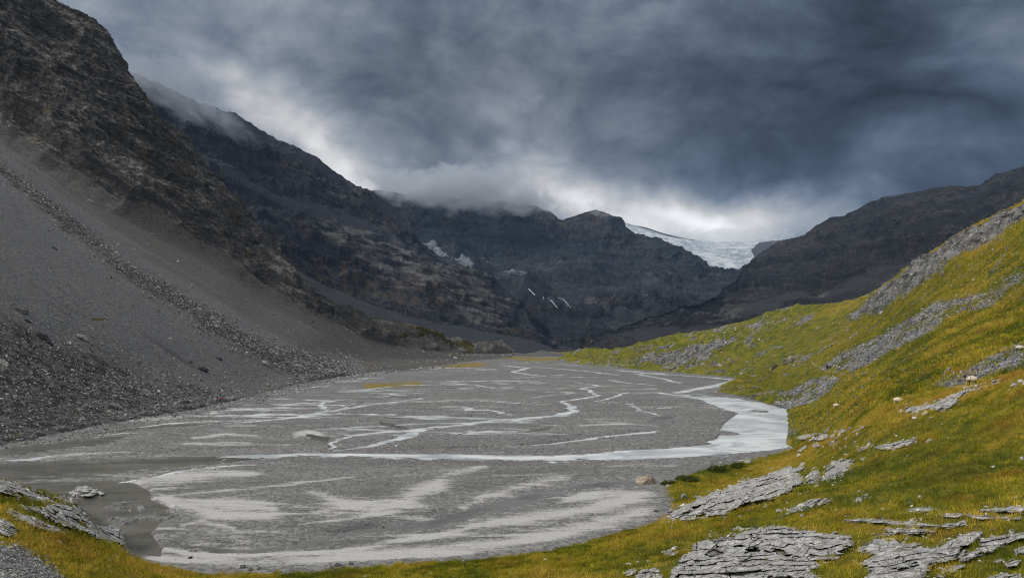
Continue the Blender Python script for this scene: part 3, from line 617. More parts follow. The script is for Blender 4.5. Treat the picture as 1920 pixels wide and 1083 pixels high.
# ---------------------------------------------------------------- gravel plain with braided channels
# channels: points px, py, half width in metres
CH = [
    [(430, 856, 2.2), (560, 852, 2.6), (700, 853, 3.0), (893, 856, 3.6), (1027, 858, 4.0), (1127, 855, 4.5), (1200, 850, 5.0), (1300, 845, 5.5), (1400, 838, 6)],
    [(613, 842, .6), (625, 832, .8), (647, 820, 1.0), (693, 812, 1.6), (760, 807, 2.2), (793, 803, 2.0), (860, 797, 2.2), (927, 788, 2.4), (993, 783, 2.6), (1053, 779, 3.4), (1076, 770, 2.6), (1070, 760, 2.0), (1050, 753, 1.5), (1093, 746, 2), (1120, 742, 1.8), (1107, 733, 1.8), (1093, 728, 1.5), (1123, 723, 1.7), (1080, 717, 1.5)],
    [(620, 846, 1), (687, 838, 1.5), (720, 830, 1.8), (760, 817, 2.2), (790, 805, 1.6)],
    [(380, 796, 1.0), (430, 793, 1.2), (500, 788, 1.6), (560, 782, 2.0), (593, 775, 2.4), (643, 767, 2.4), (693, 758, 2.0), (743, 753, 1.8), (793, 746, 2.0)],
    [(590, 776, 1), (612, 768, 1.4), (596, 757, 1.6), (627, 750, 1.6), (653, 749, 1.0)],
    [(655, 767, .8), (640, 758, 1.2), (610, 760, 1.2)],
    [(827, 717, 2.6), (860, 719, 2.6), (893, 722, 2.0), (927, 727, 1.2)],
    [(843, 841, .6), (960, 838, .9), (1027, 833, 1.0), (1127, 820, 1.3), (1193, 812, 1.5), (1240, 808, .8)],
    [(1383, 712, 4), (1356, 720, 4.5), (1324, 726, 5), (1295, 731, 4), (1270, 736, 3)],
    [(1233, 736, 2), (1283, 742, 3.5), (1324, 748, 4.5), (1352, 758, 6), (1385, 768, 7)],
    [(1160, 694, 2.5), (1221, 700, 3.0), (1283, 704, 2.5), (1340, 708, 3.5), (1380, 712, 4)],
    [(1193, 701, 2.0), (1240, 709, 2.5), (1275, 718, 1.8)],
    [(1000, 688, 2.5), (1060, 692, 3.5), (1110, 697, 2.5), (1160, 703, 2)], [(940, 684, 2), (990, 690, 3.5), (960, 697, 2.5), (1010, 704, 2.8), (1060, 703, 2)],
    [(1140, 712, 1.5), (1180, 718, 2.2), (1230, 722, 1.5)], [(1180, 760, 1.2), (1240, 765, 1.6), (1285, 762, 1)], [(1185, 760, .8), (1200, 770, 1.2), (1240, 778, .8)],
    [(640, 735, 1.2), (700, 728, 1.8), (760, 722, 1.2)], [(560, 730, 1.2), (600, 724, 1.8), (625, 720, 1)], [(600, 746, 1), (700, 744, 1.6), (760, 740, 1)],
    [(1180, 735, 1.0), (1120, 752, 1.0), (1180, 757, 1.6)], [(960, 742, 1.0), (1000, 745, 1.6), (1040, 740, 1.2), (1090, 735, 1)], [(1040, 752, 1), (960, 755, 1.4), (900, 751, .8)],
    [(230, 905, .5), (330, 884, 1.0), (420, 874, .9), (540, 868, .5)], [(10, 862, .7), (60, 860, 1.8), (110, 852, .5)],
    [(190, 815, .8), (230, 812, 1.4), (290, 811, .7)], [(260, 801, .5), (320, 793, 1.2), (400, 790, .8), (460, 786, .5)],
    [(865, 762, 1.5), (880, 768, 2.5), (920, 768, 1.4), (965, 778, .8)], [(1470, 860, .2), (1400, 862, .5), (1300, 872, .2)]]
CHD = [  # slower, darker water
    [(-200, 895, 13), (0, 884, 11), (150, 878, 9), (300, 867, 6.5), (430, 860, 4.2), (540, 854, 2.0)],
    [(-60, 852, 5), (20, 846, 6), (90, 837, 7), (170, 827, 5.5), (230, 818, 2.2)],
    [(180, 812, 1.5), (260, 803, 2.4), (340, 797, 3.0), (420, 792, 1.6)],
    [(340, 1024, .6), (440, 1032, 1.0), (560, 1024, .9), (620, 1008, 1.0), (693, 995, 1.3), (793, 987, 1.6), (847, 973, 1.7), (890, 957, 1.6), (950, 945, 2.0), (1003, 930, 1.9), (1060, 917, 1.6), (1127, 907, 1.8), (1190, 904, 2.0), (1215, 904, .8)],
    [(823, 955, .5), (834, 963, .7), (850, 974, .8)], [(930, 957, .6), (980, 954, .8), (1043, 949, .3)],
    [(1222, 790, 1.5), (1245, 783, 3.2), (1265, 778, 2.0)], [(722, 784, 1.2), (740, 784, 1.5)], [(715, 792, .8), (735, 798, 2.5), (752, 802, 2)],
    [(585, 812, .8), (603, 820, 2.0), (612, 827, 1.2)], [(985, 810, .6), (1020, 804, 1.6), (1040, 800, .6)], [(835, 817, .8), (870, 812, 1.2)], [(1030, 736, .8), (1060, 736, 2), (1075, 736, .8)]]
POOL = [(40, 905), (207, 900), (253, 905), (280, 920), (288, 938), (318, 950), (333, 967), (300, 980), (285, 1000), (304, 1030), (300, 1043), (253, 1037), (233, 1020), (150, 990), (100, 940)]
BODY = [(1325, 744), (1365, 744), (1422, 753), (1480, 768), (1485, 838), (1440, 843), (1400, 848), (1300, 856), (1160, 863), (1150, 845), (1230, 842), (1300, 833), (1344, 822), (1352, 800), (1368, 785), (1383, 774), (1352, 764), (1318, 752)]
ISL = [(1344, 811, 48, 4.5, .05), (1285, 833, 55, 4.5, -.04), (1424, 771, 20, 2, .05), (1200, 838, 70, 2.5, -.05)]
SILT = [  # pale silt: px, py, rx, ry, gain
    (360, 902, 120, 10, 1.), (460, 893, 90, 8, .8), (430, 955, 95, 20, 1.), (350, 940, 50, 10, .9), (480, 975, 60, 12, .9), (470, 1052, 190, 12, .9), (700, 1045, 170, 12, .9), (880, 1032, 110, 14, .9), (700, 955, 100, 14, .65),
    (790, 915, 45, 16, .9), (860, 885, 50, 8, .75), (930, 930, 60, 9, .75), (1010, 972, 130, 13, .9), (1150, 960, 80, 34, .9), (1080, 925, 60, 8, .5), (580, 815, 26, 6, .9), (360, 822, 50, 6, .6), (430, 830, 50, 5, .55), (1040, 900, 50, 8, .5),
    (120, 860, 60, 4, .6), (230, 790, 60, 4, .6), (330, 782, 70, 3, .7), (1050, 800, 50, 4, .5), (920, 810, 60, 4, .5), (1180, 880, 60, 8, .5), (1120, 795, 50, 4, .5), (600, 925, 90, 6, .5), (1130, 990, 60, 12, .8), (900, 1005, 120, 8, .6)]
WETD = [(760, 895, 120, 8, .6), (560, 920, 120, 8, .5), (420, 1000, 110, 14, .7), (600, 985, 120, 10, .55), (900, 838, 260, 5, .6), (1000, 822, 170, 3.5, .7), (1110, 813, 90, 2.5, .8), (300, 845, 120, 5, .5), (1330, 865, 120, 6, .6), (870, 910, 40, 8, .6), (980, 885, 90, 7, .6), (700, 880, 150, 5, .6), (80, 850, 60, 5, .5), (500, 1015, 160, 5, .6), (250, 985, 30, 20, .6)]
def plain_fields(px, py, X, Y):
    n1 = fbm(np.stack([X, Y*2.2, 0*X], 1), 16, 5, .55); n2 = fbm(np.stack([X, Y*2, 0*X+5], 1), 4, 4, .6, False, 4.4)
    n3 = fbm(np.stack([X*.6, Y*1.6, 0*X+2], 1), 2.6, 3, .6, False, 8.1)
    fl = np.full(px.shape, -1.0); bright = np.zeros(px.shape)
    def take(L, br):
        nonlocal fl, bright
        for c in L:
            cw = np.array([(*ground(a, b), h*(.8 if b > 780 else .62)) for a, b, h in c])
            lo = cw[:, :2].min(0)-25; hi = cw[:, :2].max(0)+25
            i = np.where((X > lo[0]) & (X < hi[0]) & (Y > lo[1]) & (Y < hi[1]))[0]
            if not len(i): continue
            wx = X[i]+n1[i]*3.0; wy = Y[i]+n2[i]*2.6+n1[i]*1.5
            d = seg_dist(wx, wy, cw)
            val = (1-d)*.6+n2[i]*.62+n3[i]*.35
            val = np.clip(val, -1, .7)
            up_ = val > fl[i]; bright[i] = np.where(up_ | (br > bright[i]) & (val > 0), br, bright[i]); fl[i] = np.maximum(fl[i], val)
    take(CHD, .12); take(CH, 1.0)
    sp_ = sdist(px+n1*6, py+n2*3, POOL)/6; up_ = sp_ > fl; fl = np.maximum(fl, np.clip(sp_, -1, .8)); bright = np.where(up_ & (sp_ > 0), .1, bright)
    # silt islands in the pool
    isl = fbm(np.stack([X, Y*1.3, 0*X+9], 1), 4, 4, .62)
    zone = np.exp(-((px-260)/75)**4-((py-965)/30)**4)
    fl = np.where(sp_ > 0, fl-zone*sstep(-.02, .14, isl)*1.7, fl)
    sb = sdist(px+n1*5, py+n2*3, BODY)/4; up_ = sb > fl; bright = np.where(up_ & (sb > 0), 1.0, bright); fl = np.maximum(fl, np.clip(sb, -1, .8))
    for cx, cy, rx, ry, tl in ISL:
        e = ((px-cx)/rx)**2+((py-cy-(px-cx)*tl+n1*2)/ry)**2; fl = np.where(e < 1, fl-(1-e)*3.6, fl)
    # braids of shallow water far out
    br_ = np.abs(fbm(np.stack([X*.5, Y*1.5, 0*X+3], 1), 34, 5, .5, False, 2.2)+.12*n2); zn = fbm(np.stack([X, Y, 0*X+7], 1), 90, 3)
    bv = .24-br_*3.4-sstep(.15, -.25, zn)*.4-sstep(845, 800, py)*0-sstep(170, 200, Y)*0-(Y < 150)*1-(sdist(X, Y, SHW) < 6)*1
    up_ = bv > fl; bright = np.where(up_ & (bv > 0), .9, bright); fl = np.maximum(fl, bv)
    return fl, bright, n1, n2
pyr = np.concatenate([np.linspace(1110, 860, 380), np.linspace(859.3, 700, 470), np.linspace(699.8, 662, 180)])
pxr = np.linspace(-260, 1560, 1500)
PX, PY = np.meshgrid(pxr, pyr); PX = PX.ravel(); PY = PY.ravel(); X, Y = ground(PX, PY)
fl, bright, n1, n2 = plain_fields(PX, PY, X, Y)
roughg = fbm(np.stack([X, Y, 0*X], 1), 1.6, 3, .6)
ln1 = sstep(.10, 0, np.abs(fbm(np.stack([X*.30, Y*1.3+X*.10, 0*X+11], 1), 15, 5, .55)))*sstep(-.15, .2, fbm(np.stack([X*.5, Y, 0*X+13], 1), 45, 3))
ln2 = sstep(.12, 0, np.abs(fbm(np.stack([X*.25, Y*1.2-X*.06, 0*X+17], 1), 11, 5, .55)))*sstep(-.1, .25, fbm(np.stack([X*.5, Y, 0*X+19], 1), 38, 3))
hgt = np.clip(-fl, -.7, .9)*.32+.03*n1-.05*ln2-.03*ln1+roughg*.05*np.clip(Y/90, 1, 2)
hgt = np.where(fl > 0, np.minimum(hgt, -.03), hgt)
def streak(L):
    o = np.zeros(PX.shape); qx = (PX+n1*14+n2*5)*.38; qy = PY+n1*4+n2*2.2
    for g, *pts in L:
        i = np.where((PY > min(p[1] for p in pts)-40) & (PY < max(p[1] for p in pts)+40))[0]
        d = seg_dist(qx[i], qy[i], [(a*.38, b, w_) for a, b, w_ in pts]); o[i] = np.maximum(o[i], g*np.exp(-d**1.5*.75))
    return o*(.62+.75*np.clip(fbm(np.stack([X*.35, Y*1.4-X*.08, 0*X+23], 1), 7, 5, .6)*1.6+.4, 0, 1))
SILT_S = [(1, (250, 905, 4), (320, 897, 9), (400, 888, 9), (480, 893, 4)), (.8, (290, 935, 2), (400, 925, 3), (560, 908, 2.5), (660, 897, 2)), (1, (300, 930, 3), (340, 950, 8), (420, 968, 12), (500, 970, 8)),
    (1, (330, 950, 6), (430, 950, 10), (505, 955, 6)), (.9, (345, 988, 3), (380, 982, 6), (440, 995, 3)), (.9, (310, 1034, 3), (400, 1046, 6), (520, 1047, 6), (640, 1036, 5), (800, 1012, 5), (900, 992, 4)),
    (.95, (290, 1052, 5), (450, 1062, 8), (640, 1052, 9), (850, 1040, 9), (1000, 1018, 9), (1100, 992, 10), (1200, 965, 10)), (.8, (700, 958, 5), (765, 942, 8), (805, 920, 10), (830, 902, 7)), (.75, (580, 925, 4), (660, 950, 9), (740, 950, 9)),
    (.7, (868, 955, 3), (905, 934, 5), (980, 915, 7), (1050, 900, 6)), (.85, (820, 895, 3), (870, 886, 5), (905, 878, 3)), (1, (870, 990, 4), (1000, 976, 9), (1100, 962, 9), (1180, 938, 8)), (.85, (1060, 943, 5), (1130, 925, 7), (1200, 925, 9)),
    (.8, (555, 820, 3), (580, 812, 4.5), (605, 816, 3)), (.7, (365, 824, 2), (420, 814, 3.5), (485, 821, 2)), (.6, (350, 834, 1.5), (470, 832, 1.5)), (.8, (220, 794, 1.5), (320, 785, 2.5), (420, 770, 1.5)), (.6, (1090, 800, 2), (1160, 795, 2.5), (1230, 800, 1.5)),
    (.6, (1000, 812, 1.5), (930, 813, 2.5), (880, 812, 1.5)), (.55, (640, 905, 2), (760, 893, 2), (860, 882, 2)), (.5, (1130, 880, 3), (1200, 872, 4), (1260, 876, 3)), (.6, (60, 860, 2), (150, 852, 2), (240, 848, 1.5)), (.6, (560, 985, 3), (700, 968, 3), (760, 955, 2))]
WET_S = [(.9, (330, 1008, 5), (430, 1014, 8), (560, 1008, 8), (700, 985, 5)), (.7, (330, 1028, 3), (440, 1034, 4), (600, 1022, 4)), (.65, (480, 908, 4), (640, 915, 7), (800, 900, 4)), (.7, (840, 905, 4), (890, 897, 5), (960, 908, 6), (990, 890, 3)), (.6, (620, 880, 3), (760, 872, 4), (900, 868, 3)),
    (.8, (640, 842, 1.5), (900, 838, 2.5), (1150, 822, 2)), (.9, (880, 829, 1), (1020, 823, 1.5), (1200, 808, 1.2)), (.6, (240, 848, 3), (420, 842, 3), (560, 835, 1.5)), (.6, (1200, 868, 3), (1330, 866, 5), (1460, 850, 3)), (.6, (820, 965, 3), (760, 965, 4), (690, 975, 3)), (.5, (500, 1000, 3), (620, 965, 4), (560, 940, 5))]
def ell(L):
    o = np.zeros(PX.shape)
    for cx, cy, rx, ry, g in L:
        o = np.maximum(o, g*np.exp(-(np.abs((PX-cx+n2*rx*.5+n1*rx*.4)/rx)**2.5+np.abs((PY-cy+(PX-cx)*.07+n1*ry*1.1+n2*ry*.5)/ry)**2.5)*.7))
    return o
near_ch = np.exp(-((fl+.25)/.3)**2)*sstep(600, 250, Y)
silt = .20+.80*streak(SILT_S)+.22*ell(SILT)+.18*near_ch*(PY < 870)+.42*ln1
wet = .10+.38*ln2+.62*streak(WET_S)+.12*near_ch+.8*sstep(672, 666, PY)
gz = .75*np.exp(-((PX-735)/75)**4-((PY-722+(PX-735)*.03)/6)**4)+.7*np.exp(-((PX-850)/90)**4-((PY-685+(PX-850)*.03)/6)**4)+.62*np.exp(-((PX-1010)/70)**4-((PY-674)/5)**4)+.5*np.exp(-((PX-850)/60)**4-((PY-711)/3)**4)
gz += .5*np.exp(-((PX-1120)/90)**4-((PY-686)/2)**4)
gz += (.33+.9*fbm(np.stack([X*.5, Y, 0*X+31], 1), 50, 4))*(PY < 673)
sdl = -sdist(X, Y, SHW)
MK = np.stack([silt, wet, gz, sstep(-8, 0, sdl)], 1)
hgt = hgt+sstep(690, 900, Y)*(np.abs(fbm(np.stack([X, Y, 0*X+1], 1), 60, 4))*16-1)
P = np.stack([X, Y, hgt], 1)
# the sheet runs on under the mountains to the horizon
P_V, MK_P = P, MK
o_P = mesh_obj('ground', P, grid_faces(len(pyr), len(pxr)), M_PLAIN, masks={'mask': MK}); tag(o_P, kind='structure')
def m_base():
    m, t, b, co = mat_new('valley_ground')
    t.l.new(t.mix(t.noise(co, .02, 8, .7), (.05, .05, .045), (.13, .13, .12)), b.inputs['Base Color']); return m
s_ = 7000
mesh_obj('terrain', [(-s_, -s_, -2.8), (s_, -s_, -2.8), (s_, s_, -2.8), (-s_, s_, -2.8)], [(0, 1, 2, 3)], m_base())['kind'] = 'structure'
# water sheet: only where a channel lies below it
wk = fl > -.12
Fw = grid_faces(len(pyr), len(pxr), wk)
Vw, Fw, brw, dpw = compact(np.stack([X, Y, 0*X], 1), Fw, bright, np.clip(fl/.30, 0, 1))
o_W = mesh_obj('water', Vw, Fw, M_WATER, masks={'mask': np.stack([brw, dpw, brw], 1)}); tag(o_W, kind='structure')
#OBJECTS_BELOW
# ---------------------------------------------------------------- thin air
def m_vol(name, col, dens):
    m = bpy.data.materials.new(name); m.use_nodes = True; t = NT(m.node_tree); t.n.clear()
    p = t.new('ShaderNodeVolumePrincipled'); o = t.new('ShaderNodeOutputMaterial'); t.l.new(p.outputs[0], o.inputs['Volume'])
    p.inputs['Color'].default_value = (*col, 1); p.inputs['Density'].default_value = dens; return m, t, p
def box(name, lo, hi, mat):
    (a, b, c), (d, e, f) = lo, hi
    V = [(a, b, c), (d, b, c), (d, e, c), (a, e, c), (a, b, f), (d, b, f), (d, e, f), (a, e, f)]
    return mesh_obj(name, V, [(0, 3, 2, 1), (4, 5, 6, 7), (0, 1, 5, 4), (1, 2, 6, 5), (2, 3, 7, 6), (3, 0, 4, 7)], mat, smooth=False)
HAZE = 2.8e-5
tag(box('haze', (-7100, -7100, -3.8), (7100, 7100, 900), m_vol('thin_air', (.34, .60, 1.0), HAZE)[0]), kind='stuff')

# ---------------------------------------------------------------- finding the ground under a sight line
from mathutils.bvhtree import BVHTree
bpy.context.view_layer.update(); dg = bpy.context.evaluated_depsgraph_get()
TREES = {k: BVHTree.FromObject(o, dg) for k, o in dict(E=o_E, F=o_F, G=o_G, P=o_P, B=o_B, C=o_C).items()}
def hit(px, py, which='EFGPBC'):
    d = Vector(((px-HX)/FP, 1, -(py-HY)/FP)).normalized(); best = None
    for k in which:
        r = TREES[k].ray_cast(cam.location, d)
        if r[0] is not None and (best is None or r[3] < best[3]): best = r
    return (best[0], best[1], best[3]) if best else (None, None, None)

# ---------------------------------------------------------------- foreground outcrops of layered limestone
HASH = rng.random(4096)
def rnd(i): return HASH[np.abs(np.asarray(i).astype(np.int64)*7919+131) % 4096]
OUT_POLYS = []
def outcrop(label, poly, H=.5, t=8.0, tilt=0.0, blk=28.0, edge=6.0, step=.85, which='G', mat=None, group=None, name='rock_outcrop', cat='rock outcrop', prot=.22, curve=0.0):
    poly = np.array(poly, float); OUT_POLYS.append(poly)
    x0, y0 = poly.min(0)-4; x1, y1 = poly.max(0)+4
    nx = max(int((x1-x0)/step), 8); ny = max(int((y1-y0)/step), 8)
    gx, gy = np.meshgrid(np.linspace(x0, x1, nx), np.linspace(y0, y1, ny)); gx = gx.ravel(); gy = gy.ravel()
    sd = sdist(gx, gy, poly)
    jag = perlin(np.stack([gx/9, gy/5, 0*gx+len(OUT_POLYS)], 1))*min(4.5, edge*.65)+perlin(np.stack([gx/3, gy/2, 0*gx+len(OUT_POLYS)], 1))*min(1.2, edge*.3)
    sd = sd+jag
    Yv = np.full(gx.shape, np.nan).reshape(ny, nx)
    # sample the ground on a coarser lattice, then fill
    sx = max(1, int(2.5/step)); 
    cols = sorted(set(list(range(0, nx, sx))+[nx-1])); rows_ = sorted(set(list(range(0, ny, sx))+[ny-1]))
    C = np.full((len(rows_), len(cols)), np.nan); GX = gx.reshape(ny, nx); GY = gy.reshape(ny, nx)
    for a, i in enumerate(rows_):
        for b_, j in enumerate(cols):
            h = hit(GX[i, j], GY[i, j], which)
            if h[0] is not None: C[a, b_] = h[0].y
    for b_ in range(len(cols)):                      # above the crest: stay at the crest's distance
        c = C[:, b_]; ok = ~np.isnan(c)
        if ok.any():
            i0 = np.where(ok)[0]
            c[:] = np.interp(np.arange(len(c)), i0, c[i0])
    ok = ~np.isnan(C).all(0)
    if not ok.any(): return None
    for b_ in range(len(cols)):
        if not ok[b_]: C[:, b_] = C[:, np.where(ok)[0][np.argmin(abs(np.where(ok)[0]-b_))]]
    tmp = np.array([np.interp(np.arange(nx), cols, r_) for r_ in C]); Yv = np.array([np.interp(np.arange(ny), rows_, tmp[:, j]) for j in range(nx)]).T.ravel()
    P = at(gx, gy, Yv)
    wv = fbm(P, 4.0, 5, .5)*1.7*t/8; bigw = fbm(P*[1, 1, 2], 1.4, 3); fine = fbm(P, .5, 4, .6); seed = len(OUT_POLYS)*13
    f = (gy-tilt*gx-curve*((gx-x0)/(x1-x0)-.5)**2*60+wv*3.2)/t; f = f+.45*np.sin(f*1.3+seed)+bigw*.45; L = np.floor(f); fr = f-L
    g = gx/blk+rnd(L+seed)*9+fbm(P, 2.0, 3)*.5; g = g+.3*np.sin(g*2.3+L); Bk = np.floor(g); gr = g-Bk
    sd = sd+(rnd(L*11+seed*2+np.floor(gx/45)*3)-.62)*min(13, edge*1.5)*(t > 6)
    pr = rnd(L*3+seed)*.6+rnd(L*17+Bk*5+seed)*.6
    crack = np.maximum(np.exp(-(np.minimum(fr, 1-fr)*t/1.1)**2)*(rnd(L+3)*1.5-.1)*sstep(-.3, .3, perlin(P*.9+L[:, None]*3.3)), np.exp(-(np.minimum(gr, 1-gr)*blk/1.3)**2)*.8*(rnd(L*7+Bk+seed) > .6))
    sc = Yv/45
    d = H*sstep(-1, edge, sd)*sc+((pr*prot-crack*prot*1.2+fine*.10*min(1, H*2)+fbm(P, 1.6, 4)*.55*H+(rnd(np.floor(L/3)*5+np.floor(gx/blk/1.7+wv*.4)*11)-.5)*prot*1.5)*sc)*sstep(-.5, edge*.6, sd)
    # each bed leans back a little from its foot
    d = d+(fr-.5)*prot*.7*sc*sstep(0, edge, sd)
    hole = fbm(np.stack([gx/7, (gy-tilt*gx)/2.2, 0*gx+seed], 1), 9, 4, .6)*1.25; d = np.where((hole > .30) & (len(poly) > 5), d-1.2*sc*sstep(.30, .42, hole)*max(H, .6), d)
    d = np.where(sd < -.5, -.5*sc, d)
    gap_dark = np.clip(crack*1.1+sstep(.22, .36, hole)*.6, 0, 1)*sstep(0, edge*.5, sd); tone = rnd(L*5+Bk*3+seed)  # dark brown amount, strongest in the cracks and hollows
    P = P+(np.array(cam.location)-P)/np.linalg.norm(P-np.array(cam.location), axis=1)[:, None]*d[:, None]
    F = grid_faces(ny, nx, sd > -1.6); V, F, mk = compact(P, F, np.stack([gap_dark, tone, 0*gap_dark], 1))
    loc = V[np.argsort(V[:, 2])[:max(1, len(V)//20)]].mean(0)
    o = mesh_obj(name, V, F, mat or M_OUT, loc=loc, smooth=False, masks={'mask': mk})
    return tag(o, label, cat, group)
O = outcrop
O('largest grey limestone outcrop at the bottom edge, broken into many thin cracked ledges', [(1243, 1092), (1262, 1066), (1275, 1045), (1295, 1033), (1310, 1014), (1342, 1000), (1382, 996), (1413, 990), (1437, 986), (1477, 988), (1508, 992), (1536, 994), (1580, 1002), (1603, 1014), (1602, 1037), (1575, 1043), (1545, 1053), (1532, 1075), (1560, 1092)], H=1.2, t=12, tilt=-.03, blk=44, edge=9, prot=.62, curve=.3)
O('smooth grey limestone slab right of the big cracked outcrop at the bottom edge', [(1611, 1010), (1635, 1008), (1694, 1012), (1762, 1022), (1793, 1002), (1849, 994), (1833, 1014), (1801, 1037), (1793, 1053), (1746, 1061), (1722, 1092), (1600, 1092), (1640, 1073), (1608, 1056), (1635, 1041), (1605, 1034)], H=.9, t=17, tilt=-.15, blk=70, edge=8, prot=.32)
O('grey two-stepped ledge reaching the right edge above the scattered bottom-corner blocks', [(1789, 1037), (1809, 1026), (1833, 1022), (1841, 1010), (1873, 1002), (1930, 992), (1930, 1012), (1888, 1020), (1857, 1035), (1825, 1047), (1809, 1055), (1793, 1051)], H=.7, t=9, tilt=-.18, blk=40, edge=5, prot=.3)
O('flat pale limestone ledge touching the right edge at the foot of the turf slope', [(1829, 956), (1845, 950), (1869, 948), (1930, 946), (1930, 960), (1888, 963), (1833, 961)], H=.55, t=7, blk=50, edge=4)
O('long thin ledge just below the flat pale ledge at the right edge', [(1760, 965), (1793, 961), (1849, 965), (1915, 969), (1912, 975), (1849, 974), (1809, 970), (1775, 970)], H=.45, t=5, tilt=.04, blk=40, edge=3)
O('short pale ledge in orange grass left of the flat ledge at the right edge', [(1700, 953), (1730, 950), (1754, 952), (1764, 956), (1734, 961), (1704, 959)], H=.4, t=5, blk=30, edge=3)
O('long broken ledge running through orange grass above the bottom slab', [(1580, 973), (1635, 970), (1675, 975), (1714, 977), (1746, 982), (1793, 979), (1809, 973), (1815, 985), (1778, 990), (1730, 988), (1675, 985), (1627, 980), (1590, 978)], H=.5, t=5, tilt=.06, blk=30, edge=3.2, prot=.3)
O('low dark-cracked ledge just above the smooth bottom slab', [(1625, 993), (1675, 989), (1714, 990), (1758, 994), (1754, 1001), (1714, 1001), (1659, 1004), (1628, 1000)], H=.45, t=5, blk=24, edge=3)
O('long diagonal grey outcrop rising from the gravel shore to the turf', [(1247, 962), (1279, 946), (1318, 931), (1346, 919), (1366, 910), (1398, 898), (1437, 887), (1477, 876), (1510, 870), (1509, 880), (1499, 886), (1510, 896), (1505, 908), (1477, 921), (1450, 934), (1437, 941), (1398, 945), (1382, 953), (1358, 967), (1326, 972), (1318, 967), (1295, 975), (1250, 977), (1254, 969)], H=1.1, t=20, tilt=-.42, blk=60, edge=5, prot=.5)
O('narrow grey block between the diagonal outcrop and the rounded crag', [(1514, 886), (1524, 879), (1537, 878), (1541, 894), (1526, 910), (1512, 908)], H=.6, t=9, tilt=-.4, blk=20, edge=3)
O('rounded grey crag at the upper end of the diagonal outcrop', [(1543, 890), (1550, 874), (1566, 864), (1580, 858), (1596, 858), (1605, 869), (1596, 880), (1572, 892), (1552, 901), (1541, 899)], H=.7, t=8, tilt=-.45, blk=26, edge=4)
O('tiny pale stone just right of the rounded crag', [(1611, 862), (1618, 855), (1624, 858), (1620, 865)], H=.35, t=6, edge=2, name='boulder', cat='boulder')
O('pale ribs of rock fanning up the turf between the diagonal outcrop and the bottom ledges', [(1462, 968), (1489, 952), (1508, 940), (1524, 934), (1545, 933), (1562, 937), (1548, 945), (1528, 949), (1508, 956), (1485, 962)], H=.4, t=5, tilt=-.5, blk=22, edge=3)
O('small triangular rock poking out of the turf right of the pale ribs', [(1598, 939), (1612, 930), (1628, 924), (1621, 938), (1608, 941)], H=.4, t=5, tilt=-.4, edge=2.5)
O('slim pale slab lying alone high on the dark turf slope', [(1638, 838), (1655, 833), (1675, 829), (1722, 821), (1708, 833), (1683, 841), (1651, 844)], H=.45, t=6, tilt=-.2, edge=2.6)
O('small pale wedge of rock left of the slim slab on the turf slope', [(1604, 845), (1616, 837), (1632, 833), (1624, 842), (1612, 846)], H=.35, t=5, tilt=-.3, edge=2)
O('large pale slab on the crest below the sheep with the dark face', [(1688, 773), (1699, 763), (1722, 757), (1742, 758), (1757, 755), (1766, 746), (1788, 738), (1810, 729), (1832, 724), (1859, 718), (1877, 712), (1883, 719), (1855, 725), (1821, 739), (1803, 747), (1799, 760), (1788, 767), (1768, 775), (1752, 775), (1762, 770), (1744, 769), (1717, 777), (1708, 774)], H=.6, t=7, tilt=-.42, blk=40, edge=3.5, prot=.22)
O('small pale rock at the right edge on the crest of the bank', [(1905, 719), (1915, 712), (1930, 707), (1930, 717), (1914, 721)], H=.4, t=5, tilt=-.3, edge=2.4)
for lab, pl in [('flat grey block at the lower left of the crest cluster', [(1522, 825), (1535, 815), (1551, 812), (1554, 820), (1542, 826)]),
                ('squarish block in the middle of the crest cluster', [(1554, 818), (1560, 813), (1566, 811), (1567, 818), (1559, 822)]),
                ('lowest dark-edged stone of the crest cluster', [(1519, 838), (1531, 828), (1541, 832), (1534, 839)]),
                ('elongated pale stone lowest on the right of the crest cluster', [(1551, 836), (1566, 827), (1579, 824), (1576, 830), (1560, 837)]),
                ('topmost pointed stone of the crest cluster', [(1570, 812), (1579, 802), (1587, 804), (1583, 812)]),
                ('long thin pale stone trailing up right from the crest cluster', [(1592, 813), (1606, 804), (1622, 796), (1625, 800), (1607, 809), (1595, 815)]),
                ('small stone under the long thin one of the crest cluster', [(1580, 823), (1592, 815), (1597, 818), (1587, 825)]),
                ('flat grey slab at the far left of the crest cluster beside the gravel', [(1493, 822), (1500, 815), (1515, 813), (1534, 811), (1523, 819), (1507, 825)]),
                ('small stone at the foot of the crest cluster nearest the river', [(1494, 846), (1502, 838), (1513, 832), (1514, 838), (1502, 848)])]:
    O(lab, pl, H=.45, t=6, tilt=-.3, blk=16, edge=2.2, name='boulder', cat='boulder', group='rocks clustered on the crest of the bank', which='GF')
for lab, pl in [('topmost of the tilted blocks at the bottom right corner', [(1900, 1030), (1912, 1023), (1930, 1020), (1930, 1036), (1905, 1040)]),
                ('pointed block at the bottom right corner below the topmost one', [(1882, 1058), (1896, 1047), (1918, 1047), (1908, 1062), (1890, 1064)]),
                ('long pale slab lying in grass left of the bottom right corner blocks', [(1756, 1080), (1770, 1063), (1811, 1054), (1811, 1062), (1780, 1078), (1766, 1085)]),
                ('low grey ledge on the bottom edge at the right corner', [(1850, 1082), (1880, 1074), (1917, 1072), (1917, 1090), (1850, 1090)]),
                ('small stone wedged between the two-stepped ledge and the corner blocks', [(1862, 1050), (1874, 1044), (1882, 1048), (1872, 1056)])]:
    O(lab, pl, H=.5, t=7, tilt=-.25, blk=18, edge=2.6, name='boulder', cat='boulder', group='blocks in the bottom right corner')
